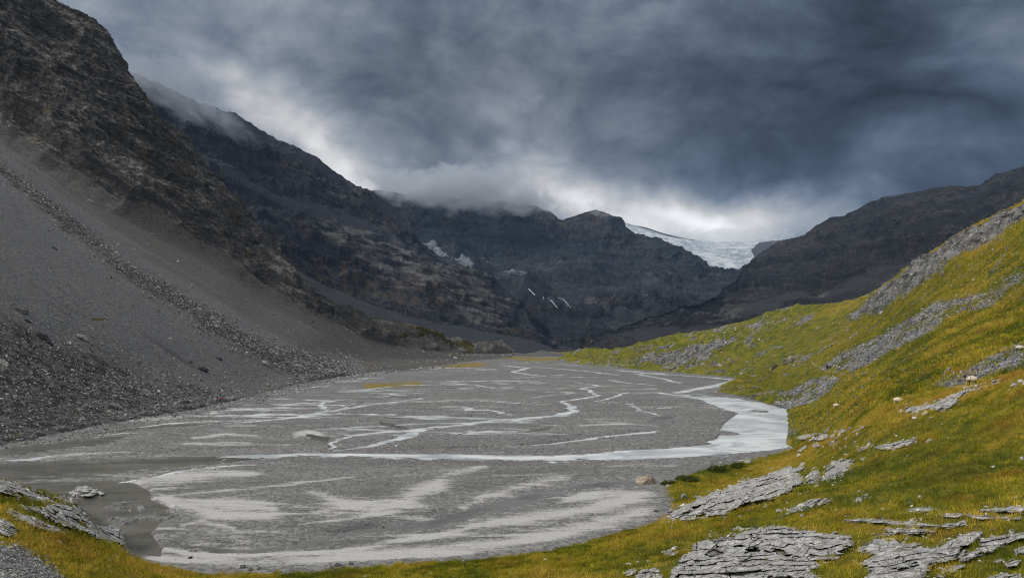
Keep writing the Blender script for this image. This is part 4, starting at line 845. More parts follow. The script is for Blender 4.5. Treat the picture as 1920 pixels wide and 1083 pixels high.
for lab, pl in [('middle and brightest of the three boulders left of the big cracked outcrop', [(1190, 1078), (1204, 1066), (1219, 1068), (1225, 1090), (1192, 1090)]),
                ('leftmost of the three boulders beside the big cracked outcrop', [(1168, 1074), (1184, 1066), (1197, 1064), (1192, 1077), (1176, 1081)]),
                ('rightmost of the three boulders beside the big cracked outcrop', [(1214, 1066), (1226, 1060), (1240, 1068), (1243, 1090), (1226, 1090)]),
                ('pale stone half way up beside the left edge of the big cracked outcrop', [(1245, 1038), (1258, 1030), (1273, 1028), (1272, 1038), (1255, 1045)]),
                ('single tan stone sitting on the grass above the big cracked outcrop', [(1374, 990), (1385, 985), (1397, 989), (1390, 995), (1378, 995)])]:
    O(lab, pl, H=.5, t=9, tilt=-.1, blk=20, edge=3, name='boulder', cat='boulder', group='boulders beside the big cracked outcrop')
O('upper pale rock rib at the left edge above the green turf', [(-8, 896), (20, 902), (50, 914), (83, 929), (108, 937), (100, 945), (67, 940), (33, 929), (-8, 922)], H=.9, t=8, tilt=.35, blk=30, edge=5, prot=.35)
O('big pale furrowed outcrop sloping into the still pool', [(78, 948), (100, 942), (133, 945), (167, 957), (200, 970), (222, 981), (234, 1020), (213, 1022), (187, 1014), (167, 1008), (140, 995), (110, 982), (85, 968)], H=1.2, t=13, tilt=.40, blk=60, edge=6, prot=.55)
O('narrow pale rib in the turf left of the furrowed outcrop', [(13, 949), (37, 960), (67, 971), (100, 986), (119, 996), (100, 999), (60, 986), (33, 974), (10, 962)], H=.6, t=6, tilt=.42, blk=26, edge=3.5)
O('low pale rock joining the upper rib to the islet in the pool', [(104, 932), (122, 930), (136, 934), (146, 944), (120, 945)], H=.5, t=6, tilt=.2, edge=3)
O('weathered grey rock at the left edge under the narrow rib', [(-8, 966), (20, 980), (42, 1000), (20, 1006), (-8, 998)], H=.6, t=7, tilt=.4, edge=4)
O('brown-grey rock patch in turf between the rib and the furrowed outcrop', [(46, 952), (60, 947), (78, 955), (84, 968), (66, 966)], H=.5, t=7, tilt=.4, edge=3.5)
O('low pale rock islet in the still pool at the left', [(121, 926), (130, 917), (143, 910), (160, 906), (180, 913), (204, 925), (187, 931), (160, 936), (135, 935)], H=1.3, t=6, tilt=.12, blk=30, edge=9, which='GP', prot=.3)

# ---------------------------------------------------------------- stones
def ico(level):
    import bmesh
    bm = bmesh.new(); bmesh.ops.create_icosphere(bm, subdivisions=level, radius=1)
    V = np.array([v.co[:] for v in bm.verts]); F = np.array([[v.index for v in f.verts] for f in bm.faces]); bm.free(); return V, F
I1, I2, I3 = ico(1), ico(2), ico(3)
def stone(base, rg, n=11, slab=(1, .8, .5), rough=.06):
    V, F = base; nn = rg.normal(size=(n, 3)); nn /= np.linalg.norm(nn, axis=1)[:, None]; dd = rg.uniform(.62, 1.0, n)
    r = (dd[None]/np.maximum(V@nn.T, .12)).min(1); r = np.minimum(r, 1.25)
    W = V*r[:, None]*np.array(slab); W = W+perlin(W*3+rg.uniform(0, 50))[:, None]*rough*V
    return W, F
def rotm(rg, up=None, yaw=None, tilt=.35):
    a = rg.uniform(0, 6.28) if yaw is None else yaw
    c, s = math.cos(a), math.sin(a); Rz = np.array([[c, -s, 0], [s, c, 0], [0, 0, 1]])
    u = np.array(up if up is not None else (0, 0, 1), float)+rg.normal(size=3)*tilt; u /= np.linalg.norm(u)
    x = np.cross((0, 1, 0), u); x /= np.linalg.norm(x); y = np.cross(u, x)
    return np.stack([x, y, u], 1)@Rz
rg = np.random.default_rng(21)
def boulder(label, px, py, wpx, mat, slab=(1, .8, .5), which='EFGP', group=None, base=I3, yaw=None, sink=.3, cat='boulder', name='boulder', rough=.06):
    h = hit(px, py, which)
    if h[0] is None: return
    s = wpx/2/FP*h[0].y; W, F = stone(base, rg, 13, slab, rough); W = W@rotm(rg, h[1], yaw, .15).T*s
    loc = np.array(h[0]); W[:, 2] += slab[2]*s*(1-sink)*.6
    return tag(mesh_obj(name, W+loc, F, mat, loc=loc, smooth=False), label, cat, group)
boulder('cream-coloured boulder sitting alone where the grass bank meets the river gravel', 1206, 907, 36, M_TAN, (1, .8, .62), 'GP', yaw=.2, base=I3, sink=.1, rough=.12)
for lab, a in {'pale tan block low on the boulder field above the hikers\' shore': (278, 738, 24, M_STONE_P, (1, .55, .35)), 'large tan block near the foot of the dark boulder band': (497, 684, 22, M_STONE_P, (1, .8, .55)),
               'brownish block at the toe of the boulder band right of the tan one': (561, 691, 26, M_STONE_P, (1, .6, .45)), 'black slab half way between the tan block and the left edge': (381, 695, 22, M_STONE_D, (1, .6, .4)),
               'small black boulder in smooth scree above the black slab': (412, 674, 12, M_STONE_D, (1, .7, .5)), 'dark leaning slab low in the middle of the boulder field': (188, 693, 26, M_STONE_D, (1, .6, .35)),
               'pair-like long dark slab lying left in the boulder field': (88, 640, 42, M_STONE_D, (1, .35, .25)), 'brown hump of rock right of the long dark slab': (158, 637, 26, M_STONE_P, (1, .6, .45)),
               'brown angular block high at the left of the boulder field': (41, 584, 28, M_STONE, (1, .6, .45)), 'pale stone on the shore right of the boulder band toe': (503, 723, 12, M_STONE_P, (1, .8, .6)),
               'grey slab at the very tip of the boulder band by the gravel': (615, 706, 24, M_STONE, (1, .5, .35)), 'pale stone on smooth dark scree below the grass streak': (319, 636, 9, M_STONE_P, (1, .7, .6)),
               'long pale slab lying on the scree above the boulder band': (252, 503, 18, M_STONE_P, (1, .35, .3)), 'dark and pale slab stuck in the middle of the brown scree': (316, 533, 16, M_STONE_P, (1, .4, .35)),
               'highest pale slab lying on the left scree under the crag': (171, 379, 12, M_STONE_P, (1, .5, .4)), 'dark slab in the wet gravel near the two hikers': (434, 748, 14, M_STONE_P, (1, .7, .5)),
               'white stone on the scree near the crag foot, right of the pale slab': (285, 440, 7, M_STONE_P, (1, .7, .6))}.items():
    px, py, wp, mt, sl = a; boulder(lab, px, py, wp, mt, sl, 'E' if py < 715 else 'EP', yaw=.3, name='boulder')
boulder('pale boulder on the grass above the shore at the foot of the diagonal outcrop', 1283, 932, 12, M_STONE_P, (1, .9, .9), 'GP')
boulder('flat dark-edged stone on the pale silt left of the diagonal outcrop', 1229, 957, 17, M_STONE_P, (1, .6, .3), 'GP')
boulder('pale elongated rock lying by the grey patch left of the dark-faced sheep', 1774, 701, 28, M_STONE_P, (1, .4, .3), 'F', yaw=.1)
boulder('pale leaning slab on the grey rubble fan above the river bend', 1509, 727, 16, M_STONE_P, (1, .35, .4), 'F', yaw=.4)
boulder('dark boulder at the lower end of the upper rubble streak', 1554, 690, 12, M_STONE_D, (1, .7, .8), 'F')
boulder('dark stone lying in the shallow still pool near the bottom left', 286, 1022, 9, M_STONE_D, (1, .7, .5), 'GP')
boulder('dark lump at the water\'s edge below the still pool', 357, 1046, 10, M_STONE_D, (1, .7, .6), 'GP')
for k in range(7):
    boulder('tan stone in the short row that crosses the still pool', 236+k*6.2, 993-(k % 3)*.9-k*.25, rg.uniform(5, 8), M_TAN, (1, .7, .6), 'GP', 'stones in a row across the still pool', base=I2)
for i, (px, py, wp) in enumerate([(632, 1062, 16), (645, 1066, 12), (658, 1059, 12), (622, 1066, 9), (455, 1066, 14), (470, 1070, 12), (486, 1068, 10), (668, 1066, 9)]):
    boulder('brown stone on the shore where silt meets the bottom grass strip', px, py-2, wp, M_STONE, (1, .7, .6), 'GP', 'brown stones along the bottom shore', base=I2)
# loose stones that show on the scree and on the hillside: copies of a few shapes
protos = {}
for key, mt in (('grey', M_STONE), ('pale', M_STONE_P), ('dark', M_STONE_D)):
    protos[key] = []
    for k in range(5):
        W, F = stone(I2, rg, 10, (1, rg.uniform(.4, .7), rg.uniform(.22, .5))); me = mesh_obj('stone', W, F, mt, smooth=False); protos[key].append(me.data); bpy.data.objects.remove(me)
def loose(n, V, M, wgt, size, labels, group, normals):
    idx = rg.choice(len(V), n, p=wgt/wgt.sum(), replace=False)
    for i in idx:
        key = rg.choice(['grey', 'pale', 'dark'], p=[.45, .3, .25]); s = size(V[i])*rg.lognormal(0, .35)
        o = bpy.data.objects.new('stone', protos[key][rg.integers(5)]); COL.objects.link(o)
        o.location = V[i]+[0, 0, .12*s]; m_ = rotm(rg, normals[i], rg.normal(0, .6), .18)
        from mathutils import Matrix
        o.rotation_euler = Matrix(m_.tolist()).to_euler(); o.scale = (s, s, s)
        tag(o, labels[key], 'stone', group)
def vnorm(o):
    n = np.empty(len(o.data.vertices)*3, np.float32); o.data.vertices.foreach_get('co', n); 
    a = np.empty(len(o.data.vertices)*3, np.float32); o.data.vertex_normals.foreach_get('vector', a); a = a.reshape(-1, 3); return np.where(a[:, 2:3] < 0, -a, a)
def inview(V, mx=0): px, py = proj(V); return (px > -10) & (px < 1930) & (py > -5) & (py < 1090)
EN, FN, GN = vnorm(o_E), vnorm(o_F), vnorm(o_G)
wE = inview(E_V)*(E_v > 1.0)*(E_M[:, 0] > .6)*(E_V[:, 2] > .2)
wE = wE*(.15+2.0*E_M[:, 1])
loose(170, E_V, E_M, wE*(E_V[:, 1] < 330), lambda p: p[1]/FP*rg.uniform(3.2, 6), {'grey': 'grey angular stone lying on the left scree', 'pale': 'pale angular stone lying on the left scree', 'dark': 'dark angular stone lying on the left scree'}, 'loose stones on the left scree', EN)
wF = inview(F_V)*(F_v > 0)*(F_V[:, 2] > .3)*(F_M[:, 0]**2*3+.06)
loose(80, F_V, F_M, wF*(F_V[:, 1] < 420), lambda p: p[1]/FP*rg.uniform(2.6, 5), {'grey': 'grey stone lying on the green hillside', 'pale': 'pale stone lying on the green hillside', 'dark': 'dark stone lying on the green hillside'}, 'loose stones on the green hillside', FN)

def rubble(name, label, V, Nn, wgt, n, size, cols, roughness=.9):
    """one mass of small stones"""
    idx = rg.choice(len(V), n, p=wgt/wgt.sum())
    bV = np.array([(-1, -1, -1), (1, -1, -1), (1, 1, -1), (-1, 1, -1), (-1, -1, 1), (1, -1, 1), (1, 1, 1), (-1, 1, 1)], float)
    bF = np.array([(4, 5, 6, 7), (0, 1, 5, 4), (1, 2, 6, 5), (2, 3, 7, 6), (3, 0, 4, 7)])
    c = V[idx]+rg.normal(size=(n, 3))*[.5, .5, .0]*np.minimum(V[idx][:, 1:2]/150, 3)
    sz = size(V[idx])*rg.lognormal(0, .4, n)
    a = rg.normal(.15, .8, n); ca, sa = np.cos(a), np.sin(a)
    shp = np.stack([np.ones(n), rg.uniform(.35, .8, n), rg.uniform(.15, .45, n)], 1)[:, None]*bV[None]
    shp = shp*(1+rg.uniform(-.35, .2, (n, 8, 1))); shp[:, 4:, :2] *= rg.uniform(.5, .9, (n, 1, 1))
    x = shp[..., 0]*ca[:, None]-shp[..., 1]*sa[:, None]; y = shp[..., 0]*sa[:, None]+shp[..., 1]*ca[:, None]; z = shp[..., 2]
    nn = Nn[idx]+rg.normal(size=(n, 3))*.22; nn /= np.linalg.norm(nn, axis=1)[:, None]
    ux = np.cross(np.tile([0., 1, 0], (n, 1)), nn); ux /= np.linalg.norm(ux, axis=1)[:, None]; uy = np.cross(nn, ux)
    W = x[..., None]*ux[:, None]+y[..., None]*uy[:, None]+z[..., None]*nn[:, None]
    W = W*sz[:, None, None]+c[:, None]
    F = (bF[None]+np.arange(n)[:, None, None]*8).reshape(-1, 4)
    col = np.array(cols)[rg.integers(0, len(cols), n)]*rg.uniform(.75, 1.25, (n, 1)); col = np.repeat(col, 8, 0)
    o = mesh_obj(name, W.reshape(-1, 3), F, M_RUB, masks={'tone': col}, smooth=False)
    o['kind'] = 'stuff'; return o
m, t, b, co = mat_new('mixed_stones'); a = t.new('ShaderNodeAttribute', attribute_name='tone'); t.l.new(a.outputs['Color'], b.inputs['Base Color']); M_RUB = m
GREYS = [(.04, .04, .042), (.07, .07, .072), (.11, .11, .11), (.16, .16, .157), (.23, .225, .215), (.38, .37, .35)]
lw = E_V[:, 1]
rubble('rubble', '', E_V, EN, wE*(lw > 100)*(.10+E_M[:, 1])*np.minimum(lw/150, 3)**1, 60000, lambda p: p[:, 1]/FP*rg.uniform(.5, 1.25, len(p)), GREYS)
PV = P_V; wP = inview(PV)*(sdl > -14)*(sdl < 1)*(PV[:, 0] < -8-.0*PV[:, 1])*np.exp(sdl/5)*(PV[:, 1] < 560)*(PV[:, 1] > 95)
rubble('rubble', '', PV, np.tile([0., 0, 1], (len(PV), 1)), wP*np.minimum(PV[:, 1]/150, 3), 9000, lambda p: p[:, 1]/FP*rg.uniform(.6, 1.5, len(p)), GREYS)
wN = inview(PV)*(hgt > .05)*(sdl < -1)*(PV[:, 1] < 230)*(.15+MK_P[:, 1]*2+.3*np.clip(n1, 0, 1))*np.clip(1-1.2*MK_P[:, 0], .02, 1)
rubble('rubble', '', PV, np.tile([0., 0, 1], (len(PV), 1)), wN, 30000, lambda p: p[:, 1]/FP*rg.uniform(.45, .95, len(p)), [(.07, .07, .07), (.13, .13, .125), (.2, .2, .19), (.36, .35, .34)])
wF2 = inview(F_V)*(F_v > -.1)*(F_V[:, 2] > .2)*(np.clip(F_M[:, 0]-.3, 0, 1)**1.5*3+.018*(1+3*np.clip(fbm(F_V, 30, 3), 0, 1))+np.clip(F_M[:, 1]-.4, 0, 1)*.6)
rubble('rubble', '', F_V, FN, wF2*(F_V[:, 1] < 520), 20000, lambda p: p[:, 1]/FP*rg.uniform(.6, 1.5, len(p)), [(.08, .08, .09), (.13, .13, .135), (.19, .19, .19), (.26, .255, .25), (.40, .39, .37)])
wG = inview(G_V)*(G_v > .02)*(G_V[:, 2] > -.1)*np.clip(G_M[:, 0]-.14, 0, 1)
rubble('rubble', '', G_V, GN, wG, 14000, lambda p: p[:, 1]/FP*rg.uniform(.8, 2.0, len(p)), GREYS[2:])

gpx0, gpy0 = proj(G_V); nearo = np.zeros(len(G_V))
for pl in OUT_POLYS:
    if pl[:, 0].max()-pl[:, 0].min() < 25: continue
    i = np.where((gpx0 > pl[:, 0].min()-30) & (gpx0 < pl[:, 0].max()+30) & (gpy0 > pl[:, 1].min()-25) & (gpy0 < pl[:, 1].max()+25))[0]
    nearo[i] = np.maximum(nearo[i], np.exp(np.minimum(sdist(gpx0[i], gpy0[i], pl), 0)/7))
rubble('rubble', '', G_V, GN, inview(G_V)*(G_v > 0)*(G_V[:, 2] > .1)*(nearo**1.5*np.clip(fbm(G_V, 3, 3)+.2, 0, 1)+.004), 3500, lambda p: p[:, 1]/FP*rg.uniform(1.2, 4.0, len(p)), [(.25, .245, .235), (.38, .37, .355), (.50, .49, .47)])

# ---------------------------------------------------------------- grass
def m_blade():
    m, t, b, co = mat_new('grass_blades'); a = t.new('ShaderNodeAttribute', attribute_name='tone'); t.l.new(a.outputs['Color'], b.inputs['Base Color'])
    tr = t.new('ShaderNodeBsdfTranslucent'); t.l.new(a.outputs['Color'], tr.inputs[0]); mx = t.new('ShaderNodeMixShader'); mx.inputs[0].default_value = .35
    t.l.new(b.outputs[0], mx.inputs[1]); t.l.new(tr.outputs[0], mx.inputs[2]); o = [n for n in t.n if n.type == 'OUTPUT_MATERIAL'][0]; t.l.new(mx.outputs[0], o.inputs[0]); return m
M_BLADE = m_blade()
def in_out(px, py, pad=0):
    k = np.zeros(px.shape, bool)
    for pl in OUT_POLYS:
        lo = pl.min(0)-2; hi = pl.max(0)+2; i = np.where((px > lo[0]) & (px < hi[0]) & (py > lo[1]) & (py < hi[1]))[0]
        if len(i): k[i] |= sdist(px[i], py[i], pl) > pad
    return k
def grass(V, M, wgt, n, h0, h1, nb, wid, straw_bias=0.0):
    idx = rg.choice(len(V), n, p=wgt/wgt.sum()); c = V[idx]+rg.normal(size=(n, 3))*[.25, .25, 0]
    n1 = fbm(c*[1, 1, 0], 9, 4); n2 = fbm(c*[1, 1, 0], 1.6, 3, .6, False, 3.); st = M[idx, 2]
    s = np.clip(.32+n1*1.5+n2*1.1+st*1.25+straw_bias+rg.normal(0, .16, n), 0, 1)[:, None]; o_ = np.clip(fbm(c*[1, 1, 0], 5, 3, .5, False, 9.)*2.2+.05, 0, 1)[:, None]
    green = np.array([.095, .125, .006]); yel = np.array([.33, .30, .014]); org = np.array([.54, .385, .06]); brn = np.array([.26, .12, .016])
    col = np.where(s < .5, green+(yel-green)*s*2, yel+(org-yel)*(s-.5)*2); col = col*(1-o_*.5)+brn*o_*.5
    col = col*rg.uniform(.7, 1.3, (n, 1))
    h = rg.uniform(h0, h1, n)*(1+.5*s[:, 0])*(.35+1.5*np.clip(fbm(c*[1, 1, 0], 1.1, 2, .5, False, 4.)+.35, 0, 1)); Ws = []; Cs = []
    for k in range(nb):
        a = rg.uniform(0, 6.28, n); w_ = wid*rg.uniform(.6, 1.3, n); lean = rg.uniform(.1, .8, n)*h; la = rg.uniform(0, 6.28, n)
        bx = c+np.stack([rg.normal(0, .10, n), rg.normal(0, .10, n), np.full(n, -.03)], 1); dx_ = np.stack([np.cos(a)*w_, np.sin(a)*w_, 0*a], 1)
        tip = bx+np.stack([np.cos(la)*lean, np.sin(la)*lean, h*rg.uniform(.6, 1.15, n)], 1)
        Ws.append(np.stack([bx-dx_, bx+dx_, tip], 1)); Cs.append(np.repeat(col*rg.uniform(.8, 1.2, (n, 1)), 3, 0).reshape(n, 3, 3))
    W = np.concatenate(Ws).reshape(-1, 3); Cc = np.concatenate(Cs).reshape(-1, 3)
    o = mesh_obj('grass', W, np.arange(len(W)).reshape(-1, 3), M_BLADE, masks={'tone': Cc}); o['kind'] = 'stuff'; return o
gpx, gpy = proj(G_V)
wg = inview(G_V)*(G_v > -.3)*(G_V[:, 2] > .12)*np.clip(1.15-1.5*G_M[:, 0], 0, 1)*np.where(in_out(gpx, gpy, 1.5), .02, 1)
wg = wg*np.clip(G_V[:, 1]/60, .4, 2)**1.2
grass(G_V, G_M, wg, 120000, .10, .26, 5, .022)
wf = inview(F_V)*(F_v > -.2)*(F_V[:, 2] > .25)*np.clip(1.2-1.6*F_M[:, 0], 0, 1)*np.clip(1.3-F_M[:, 1]*1.6, 0, 1)*(F_V[:, 1] < 330)
grass(F_V, F_M, wf, 60000, .25, .5, 3, .07, .1)

# ---------------------------------------------------------------- shrubs on the shore bank
def shrub(label, px, py, wpx, hpx):
    h = hit(px, py, 'GP')
    if h[0] is None: return
    k = h[0].y/FP; n = 1500; a = rg.uniform(0, 6.28, n); e = np.arccos(rg.uniform(0, 1, n)); r = rg.uniform(.55, 1.05, n)
    r = r*(1+.25*np.sin(a*3+1)+.15*np.sin(a*7))
    c = np.stack([np.cos(a)*np.sin(e)*wpx/2*k*r, np.sin(a)*np.sin(e)*wpx/2*k*r*.8, np.cos(e)*hpx*k*r], 1)
    d1 = rg.normal(size=(n, 3)); d1 /= np.linalg.norm(d1, axis=1)[:, None]; d2 = np.cross(d1, rg.normal(size=(n, 3))); d2 /= np.linalg.norm(d2, axis=1)[:, None]
    s = .10*rg.uniform(.6, 1.4, (n, 1)); W = np.stack([c-d1*s, c+d2*s*.6, c+d1*s, c-d2*s*.6], 1).reshape(-1, 3)
    col = np.repeat(np.where(rg.random((n, 1)) < .5, [[.045, .065, .008]], [[.10, .12, .012]])*rg.uniform(.6, 1.3, (n, 1)), 4, 0)
    root = bpy.data.objects.new('shrub', None); COL.objects.link(root); root.location = h[0]; tag(root, label, 'shrub', 'low green bushes on the shore bank')
    mesh_obj('foliage', W, np.arange(len(W)).reshape(-1, 4), M_BLADE, root, masks={'tone': col})
    st = []; sf = []
    for q in range(6):
        an = q*1.05; p0 = np.array([0, 0, -.1]); p1 = np.array([math.cos(an)*wpx*k*.3, math.sin(an)*wpx*k*.25, hpx*k*.7])
        for p_, rr in ((p0, .03), (p1, .012)):
            for u in range(4): st.append(p_+[math.cos(u*1.57)*rr, math.sin(u*1.57)*rr, 0])
        b0 = q*8; sf += [(b0+u, b0+(u+1) % 4, b0+4+(u+1) % 4, b0+4+u) for u in range(4)]
    mesh_obj('stem', st, sf, M_STONE_D, root)
shrub('largest rounded green bush on the bank edge above the cream boulder', 1346, 884, 40, 12)
shrub('smaller green bush right of the largest one near the river bend', 1384, 877, 28, 9)
shrub('flat green bush beside the cream boulder', 1288, 901, 44, 9)
shrub('low green bush just behind the cream boulder', 1252, 908, 26, 6)

# ---------------------------------------------------------------- sheep and hikers
def skin(name, verts, edges, mat, parent, sub=2):
    me = bpy.data.meshes.new(name); me.from_pydata([v[:3] for v in verts], edges, []); o = bpy.data.objects.new(name, me); COL.objects.link(o); o.parent = parent
    sm = o.modifiers.new('skin', 'SKIN')
    if not me.skin_vertices: me.skin_vertices.new()
    for i, v in enumerate(verts): me.skin_vertices[0].data[i].radius = (v[3], v[4] if len(v) > 4 else v[3]); me.skin_vertices[0].data[i].use_root = (i == 0)
    ss = o.modifiers.new('sub', 'SUBSURF'); ss.levels = sub; ss.render_levels = sub; me.materials.append(mat); return o
def plain_mat(name, col, rough=.9, var=.25, sc=20):
    m, t, b, co = mat_new(name); n = t.noise(co, sc, 4, .6); t.l.new(t.mix(n, tuple(c*(1-var) for c in col), tuple(min(1, c*(1+var)) for c in col)), b.inputs['Base Color']); b.inputs['Roughness'].default_value = rough; return m
M_WOOL = plain_mat('cream_wool', (.62, .54, .40), 1, .15); M_FACE_D = plain_mat('dark_face', (.03, .024, .02)); M_FACE_L = plain_mat('pale_face', (.50, .42, .31)); M_HORN = plain_mat('horn', (.20, .16, .11))
def sheep(label, px, py, yaw, size, face, graze=False, horns=False):
    h = hit(px, py, 'GF')
    if h[0] is None: return
    root = bpy.data.objects.new('sheep', None); COL.objects.link(root); root.location = h[0]-Vector((0, 0, .03)); root.rotation_euler = (0, 0, yaw); root.scale = (size,)*3
    tag(root, label, 'sheep', 'sheep grazing on the hillside')
    hd = [(.62, 0, .62), (.78, 0, .40), (.92, 0, .24)] if graze else [(.58, 0, .84), (.68, 0, .98), (.86, 0, .90)]
    V = [(0, 0, .66, .24, .22), (.30, 0, .66, .22, .20), (.46, 0, .72, .13), (*hd[0], .10), (*hd[1], .095), (*hd[2], .055),
         (-.32, 0, .67, .22, .20), (-.46, 0, .66, .13),
         (.30, .12, .50, .08), (.31, .13, .27, .038), (.30, .13, .04, .032), (.30, -.12, .50, .08), (.31, -.13, .27, .038), (.30, -.13, .04, .032),
         (-.34, .13, .50, .10), (-.40, .13, .28, .042), (-.36, .13, .04, .032), (-.34, -.13, .50, .10), (-.40, -.13, .28, .042), (-.36, -.13, .04, .032),
         (hd[1][0]-.04, .15, hd[1][2]+.02, .022), (hd[1][0]-.04, -.15, hd[1][2]+.02, .022)]
    E = [(0, 1), (1, 2), (2, 3), (3, 4), (4, 5), (0, 6), (6, 7), (1, 8), (8, 9), (9, 10), (1, 11), (11, 12), (12, 13), (6, 14), (14, 15), (15, 16), (6, 17), (17, 18), (18, 19), (4, 20), (4, 21)]
    skin('body', V, E, face, root)
    W = I3[0].copy(); W = W*(1+.10*perlin(W*4.1+3)[:, None]+.05*perlin(W*9)[:, None]); W = W*[.56, .27, .29]; W[:, 2] += .68-.05*np.abs(W[:, 0])
    mesh_obj('fleece', W, I3[1], M_WOOL, root)
    W = I2[0]*[.13, .12, .13]*(1+.1*perlin(I2[0]*5)[:, None]); nk = np.array(hd[0]); W = W+[(.46+nk[0])/2, 0, (.74+nk[2])/2]
    mesh_obj('neck_wool', W, I2[1], M_WOOL, root)
    if horns:
        for s in (-1, 1):
            Vh = []; Eh = []
            for k in range(7):
                a = k*.62; Vh.append((hd[1][0]-.05-math.sin(a)*.09+.0, s*(.07+.02*k), hd[1][2]+.05+.08*math.cos(a), .035-.004*k)); 
                if k: Eh.append((k-1, k))
            skin('horn', Vh, Eh, M_HORN, root, 1)
sheep('large cream sheep with a dark face and horns facing left on the bank crest', 1822, 722, R(178), 1.15, M_FACE_D, horns=True)
sheep('cream sheep seen from behind, grazing left of the large pale slab', 1683, 757, R(-35), .95, M_FACE_L, True)
sheep('distant cream sheep grazing above the long orange grass, nearest to the river', 1568, 765, R(-20), 1.05, M_FACE_L, True)
sheep('cream sheep with dark head down on the grey rubble at the right edge', 1912, 659, R(-15), 1.0, M_FACE_D, True)

M_TROU = plain_mat('dark_trousers', (.02, .02, .025)); M_SKIN = plain_mat('skin', (.45, .28, .2)); M_RED = plain_mat('red_fabric', (.42, .015, .03)); M_BLK = plain_mat('black_fabric', (.012, .012, .014))
def person(label, px, py, yaw, jacket, pack, stride=.14, size=1.0):
    h = hit(px, py, 'EP')
    root = bpy.data.objects.new('person', None); COL.objects.link(root); root.location = h[0]; root.rotation_euler = (0, 0, yaw); root.scale = (size,)*3
    tag(root, label, 'person', 'two hikers on the shore')
    V = [(0, 0, .98, .13, .11), (.02, 0, 1.22, .13, .10), (.04, 0, 1.40, .15, .10), (.06, 0, 1.50, .06), (.08, 0, 1.58, .085), (.09, 0, 1.70, .09),
         (stride, .09, .93, .085), (stride+.06, .10, .50, .06), (stride*1.6-.04, .10, .08, .042), (stride*1.6+.14, .10, .04, .035),
         (-stride*.3, -.09, .93, .085), (-stride*.8, -.10, .50, .06), (-stride*2.2, -.10, .10, .042), (-stride*2.2+.16, -.10, .04, .035),
         (.03, .21, 1.38, .055), (-.08, .27, 1.12, .045), (.06, .28, .90, .035), (.12, .28, .82, .03),
         (.03, -.21, 1.38, .055), (.08, -.27, 1.12, .045), (.26, -.26, .98, .035), (.32, -.25, .94, .03)]
    E = [(0, 1), (1, 2), (2, 3), (3, 4), (4, 5), (0, 6), (6, 7), (7, 8), (8, 9), (0, 10), (10, 11), (11, 12), (12, 13), (2, 14), (14, 15), (15, 16), (16, 17), (2, 18), (18, 19), (19, 20), (20, 21)]
    m, t, b, co = mat_new('skin_and_trousers'); sx = t.new('ShaderNodeSeparateXYZ'); t.l.new(co, sx.inputs[0])
    t.l.new(t.mix(t.m('LESS_THAN', sx.outputs[2], 1.0), (.45, .28, .2), (.02, .02, .025)), b.inputs['Base Color'])
    skin('body', V, E, m, root)
    J = [(0, 0, 1.0, .165, .14), (.02, 0, 1.22, .16, .125), (.04, 0, 1.40, .18, .125), (.05, 0, 1.50, .085), (.03, .21, 1.38, .075), (-.08, .27, 1.12, .062), (.05, .28, .92, .05), (.03, -.21, 1.38, .075), (.08, -.27, 1.12, .062), (.24, -.26, .99, .05)]
    skin('jacket', J, [(0, 1), (1, 2), (2, 3), (2, 4), (4, 5), (5, 6), (2, 7), (7, 8), (8, 9)], jacket, root)
    W = I2[0]*[.16, .17, .27]; W = np.sign(W)*np.abs(W)**.8*np.array([1, 1, 1])*.85; mesh_obj('backpack', W+[-.2, 0, 1.25], I2[1], pack, root)
    Wc = I2[0].copy(); Wc[:, 2] = np.maximum(Wc[:, 2], -.05); mesh_obj('hat', Wc*[.115, .11, .13]+[.09, 0, 1.70], I2[1], M_BLK, root)
person('hiker in a red jacket with dark trousers walking on the shore', 413.5, 754, R(-60), M_RED, M_RED, size=1.02)
person('hiker in black with a black pack just left of the red one', 407.5, 752, R(-60), M_BLK, M_BLK)

# ---------------------------------------------------------------- waterfalls on the head wall
M_FALL = plain_mat('white_water', (.42, .46, .50), .6, .1, .5)
def waterfall(label, pts, wpx, which='BC'):
    V = []; F = []; n = 14; pts = np.array(pts, float); tt = np.linspace(0, len(pts)-1, n)
    X_ = np.interp(tt, range(len(pts)), pts[:, 0]); Y_ = np.interp(tt, range(len(pts)), pts[:, 1]); k = 0
    for i in range(n):
        h = hit(X_[i]+rg.normal(0, .25), Y_[i], which)
        if h[0] is None: continue
        c = np.array(h[0]); toc = np.array(cam.location)-c; toc /= np.linalg.norm(toc); c = c+toc*2.5; wd = wpx/2/FP*c[1]*rg.uniform(.6, 1.3)
        V += [c-[wd, 0, 0], c+toc*1.5, c+[wd, 0, 0], c-toc*3-[0, 0, .5]]
        if k: b0 = 4*(k-1); F += [(b0+u, b0+(u+1) % 4, b0+4+(u+1) % 4, b0+4+u) for u in range(4)]
        k += 1
    loc = np.array(V)[-1]; tag(mesh_obj('waterfall', V, F, M_FALL, loc=loc), label, 'waterfall', 'thin white waterfalls on the head wall')
waterfall('upper left white waterfall on the head wall', [(991, 541), (996, 546), (1003, 553)], 2.2)
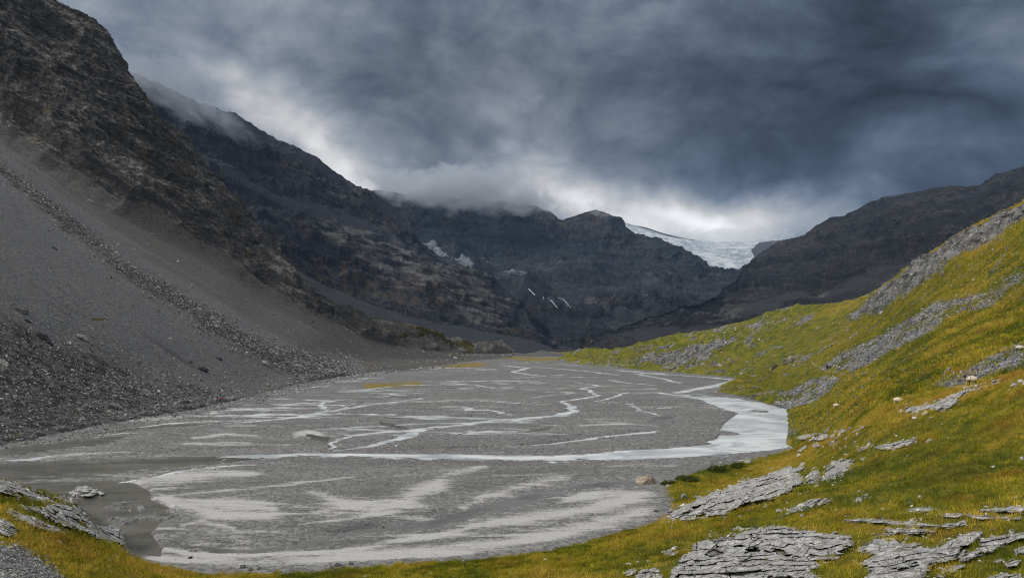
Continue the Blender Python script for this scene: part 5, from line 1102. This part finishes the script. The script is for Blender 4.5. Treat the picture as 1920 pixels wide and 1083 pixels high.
waterfall('lower left of the two parallel white waterfalls', [(1032, 562), (1038, 568), (1045, 577)], 2.2)
waterfall('right of the two parallel white waterfalls, curving at its top', [(1046, 558), (1056, 561), (1063, 568), (1069, 576)], 2.0)
waterfall('thin broken cascade dropping into the valley behind the grassy spur', [(1126, 612), (1124, 618), (1118, 626), (1112, 634), (1108, 642)], .6, 'C')
waterfall('tiny white spring between the upper and lower falls', [(1019, 556), (1019, 560)], 1.8)

# ---------------------------------------------------------------- clouds hanging on the ridges
def cloud(name, px, py, Y, rx, ry, depth, dens, seed, thr=.46, alb=(.55, .60, .68), rot=0.0):
    k = Y/FP; m, t, p = m_vol(name+'_vapour', alb, 0)
    co = t.new('ShaderNodeTexCoord').outputs['Object']; l_ = t.new('ShaderNodeVectorMath', operation='LENGTH'); t.l.new(co, l_.inputs[0])
    n = t.noise(t.vm('ADD', t.stretch(co, (1.1*max(1, rx/ry*.6), 1, 1)), (seed, seed*.7, 0)), 1.7, 7, .62, .4)
    f = t.m('SUBTRACT', n, t.m('MULTIPLY_ADD', t.m('POWER', l_.outputs['Value'], 2.2), .30, thr-.12))
    t.l.new(t.m('MULTIPLY', t.ramp(f, 0, .22), dens), p.inputs['Density'])
    o = mesh_obj('cloud', I3[0]*1.0, I3[1], m); o.location = at(px, py, Y).tolist(); o.scale = (rx*k, depth, ry*k); o.rotation_euler = (0, rot, 0); o['kind'] = 'stuff'
    m.cycles.volume_step_rate = 1.0
    return o
cloud('ridge', 330, 165, 1420, 150, 62, 170, .012, 3.1, .44, rot=R(28))
cloud('wisp', 425, 232, 1440, 78, 36, 90, .008, 8.3, .47, rot=R(30))
cloud('summit', 860, 356, 2700, 210, 52, 300, .011, 5.2, .415, (.66, .70, .76), rot=R(4))
cloud('summit2', 1010, 376, 2650, 70, 24, 200, .008, 1.7, .45, (.68, .72, .78), rot=R(12))
cloud('saddle', 1135, 392, 2600, 55, 16, 160, .006, 6.6, .46, (.75, .78, .82), rot=R(14))
cloud('ice', 1380, 442, 3600, 130, 16, 300, .004, 2.9, .42, (.85, .88, .9))
